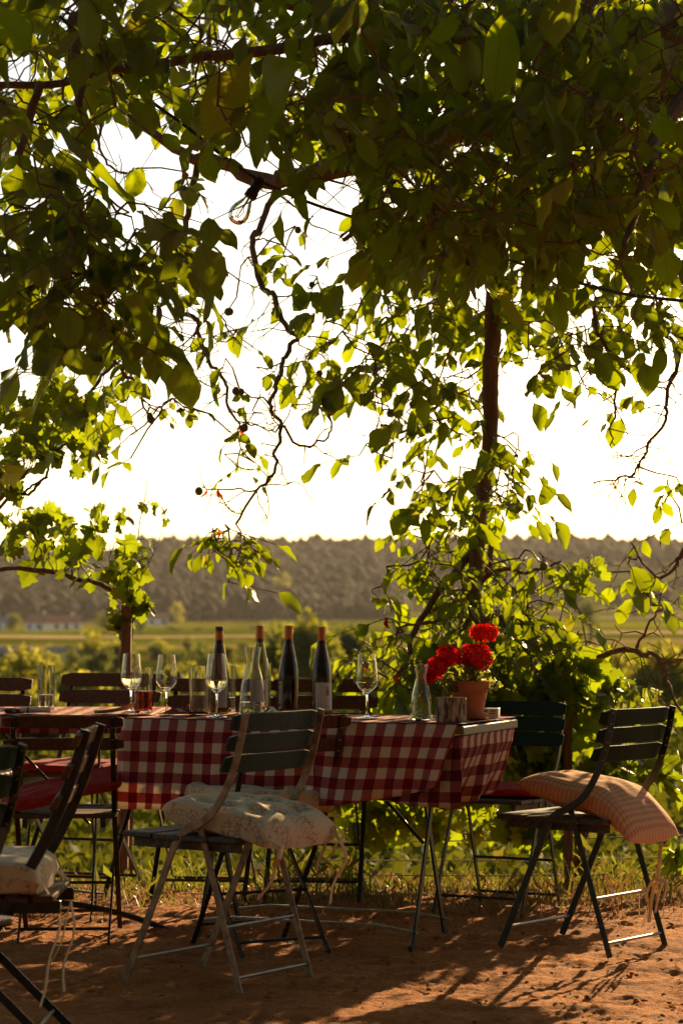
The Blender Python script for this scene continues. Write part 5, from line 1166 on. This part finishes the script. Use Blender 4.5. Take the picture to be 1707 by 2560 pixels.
# ------------------------------------------------------------------ grass and litter at the terrace edge
M['grass'] = leafmat('grass_blade', (.06, .075, .014), (.24, .25, .03), (.26, .20, .06), .4, veins=False)
M['dry'] = leafmat('dry_grass', (.16, .09, .035), (.26, .14, .05), (.3, .2, .08), .35, veins=False)
def blades(name, label, n, dens, h0, h1, m, seed, w=.004):
    g = np.random.default_rng(seed); V = []; k = 0
    while k < n:
        x, y = g.uniform(-2.6, 2.6), g.uniform(7.6, 12.5)
        if g.random() > dens(x, y): continue
        h = g.uniform(h0, h1)*(.35+1.5*max(0, noise.noise((x*2.3, y*2.3, seed))+.35)**1.5)*(1.6 if g.random() < .06 else 1); a = g.uniform(0, 6.28); ln = h*g.uniform(.2, .9); z = gz(x, y)-.01 if y < 9.2 else max(gz(x, y)-.33*((y-9.2)/1.8)**1.3 if y < 11 else -9, tz(x, y))-.01
        c, s = math.cos(a), math.sin(a); ww = w*g.uniform(.6, 1.4)
        V += [(x-s*ww, y+c*ww, z), (x+s*ww, y-c*ww, z), (x+c*ln*.35+s*ww*.7, y+s*ln*.35-c*ww*.7, z+h*.6), (x+c*ln*.35-s*ww*.7, y+s*ln*.35+c*ww*.7, z+h*.6),
              (x+c*ln+s*ww*.1, y+s*ln-c*ww*.1, z+h*g.uniform(.8, 1.05)), (x+c*ln-s*ww*.1, y+s*ln+c*ww*.1, z+h)]; k += 1
    i = np.arange(n)[:, None]*6; Fq = np.concatenate([i+np.array([[0, 1, 2, 3]]), i+np.array([[3, 2, 4, 5]])]).reshape(-1, 4)
    tag(npmesh(name, np.array(V), Fq, M[m], smooth=False), label, kind='stuff')
dg = lambda x, y: min(1, max(0, (y-8.25-.25*noise.noise((x*1.3, 0, 5)))*1.1))*(1 if y < 10.5 else .6)*(.35+.65*(noise.noise((x*2, y*2, 1)) > -.1))
blades('grass', 'tufts of green grass along the edge of the terrace', 12000, dg, .03, .12, 'grass', 3, .0032)
blades('dry_grass', 'dry tan grass and weeds at the terrace edge', 8000, lambda x, y: min(1, max(.03, (y-8.0)*.9))*(y < 10)*(1 if x > .4 else .45), .025, .095, 'dry', 4, .0018)
def scatter(name, label, n, r0, r1, m, seed, y0=5.0, y1=8.6):
    g = random.Random(seed); Vs, Fs = [], []; v1, f1 = ico(1)
    for i in range(n):
        y = g.uniform(y0, y1); x = g.uniform(-.2, .2)*y; r = r0+(r1-r0)*g.random()**4; q = v1*np.array([g.uniform(.7, 1.4), g.uniform(.7, 1.3), g.uniform(.4, .8)])*r*(1+.25*np.sin(v1[:, [2, 0, 1]]*5+i))
        Vs.append(q+np.array([x, y, gz(x, y)+r*.25])); Fs.append(f1+i*len(v1))
    tag(npmesh(name, np.concatenate(Vs), np.concatenate(Fs), M[m], smooth=False), label, kind='stuff')
scatter('earth_clods', 'crumbs and clods of dry earth scattered over the terrace', 1700, .002, .011, 'soil', 8)
def litter():
    g = random.Random(44); L_ = Leaves()
    for i in range(170):
        y = g.uniform(5.3, 8.8); x = g.uniform(-.18, .18)*y; L_.add((x, y, gz(x, y)+.012), (g.uniform(-1, 1), g.uniform(-1, 1), .1), (g.uniform(-.5, .5), g.uniform(-.5, .5), 1), g.uniform(.02, .055), g.randrange(10))
    h = thing('leaf_litter', None, None); L_.emit(h, WL, M['litter'], 0, rest='fallen_leaves'); o = h.children[0]; o.parent = None; bpy.data.objects.remove(h); tag(o, 'small dry fallen leaves scattered over the earth', kind='stuff')
M['litter'] = leafmat('fallen_leaf', (.22, .12, .05), (.3, .15, .05), (.4, .28, .12), .25, veins=False, rough=.9)
litter()
M['bank'] = leafmat('bank_weed_leaf', (.045, .06, .012), (.13, .135, .012), (.16, .13, .02), .35, veins=False, rough=.85)
# low leafy weeds on the bank just below the terrace
def bank():
    g = np.random.default_rng(12); n = 16000; y = 10.2*np.exp(g.uniform(0, 1.75, n)); x = g.uniform(-.24, .24, n)*y
    z = np.array([tz(a, b) for a, b in zip(x, y)]) + g.uniform(0, .55, n)*np.array([.4+.6*(noise.noise((a*.5, b*.35, 3))+.4) for a, b in zip(x, y)])
    V = (np.einsum('nij,kj->nki', rand_rot(n, g), QUAD)*(g.uniform(.05, .13, (n, 1, 1))) + np.stack([x, y, z], 1)[:, None, :]).reshape(-1, 3)
    tag(npmesh('bank_undergrowth', V, np.arange(n*4).reshape(n, 4), M['bank'], smooth=False), 'leafy weeds on the bank below the terrace', kind='stuff')
bank()
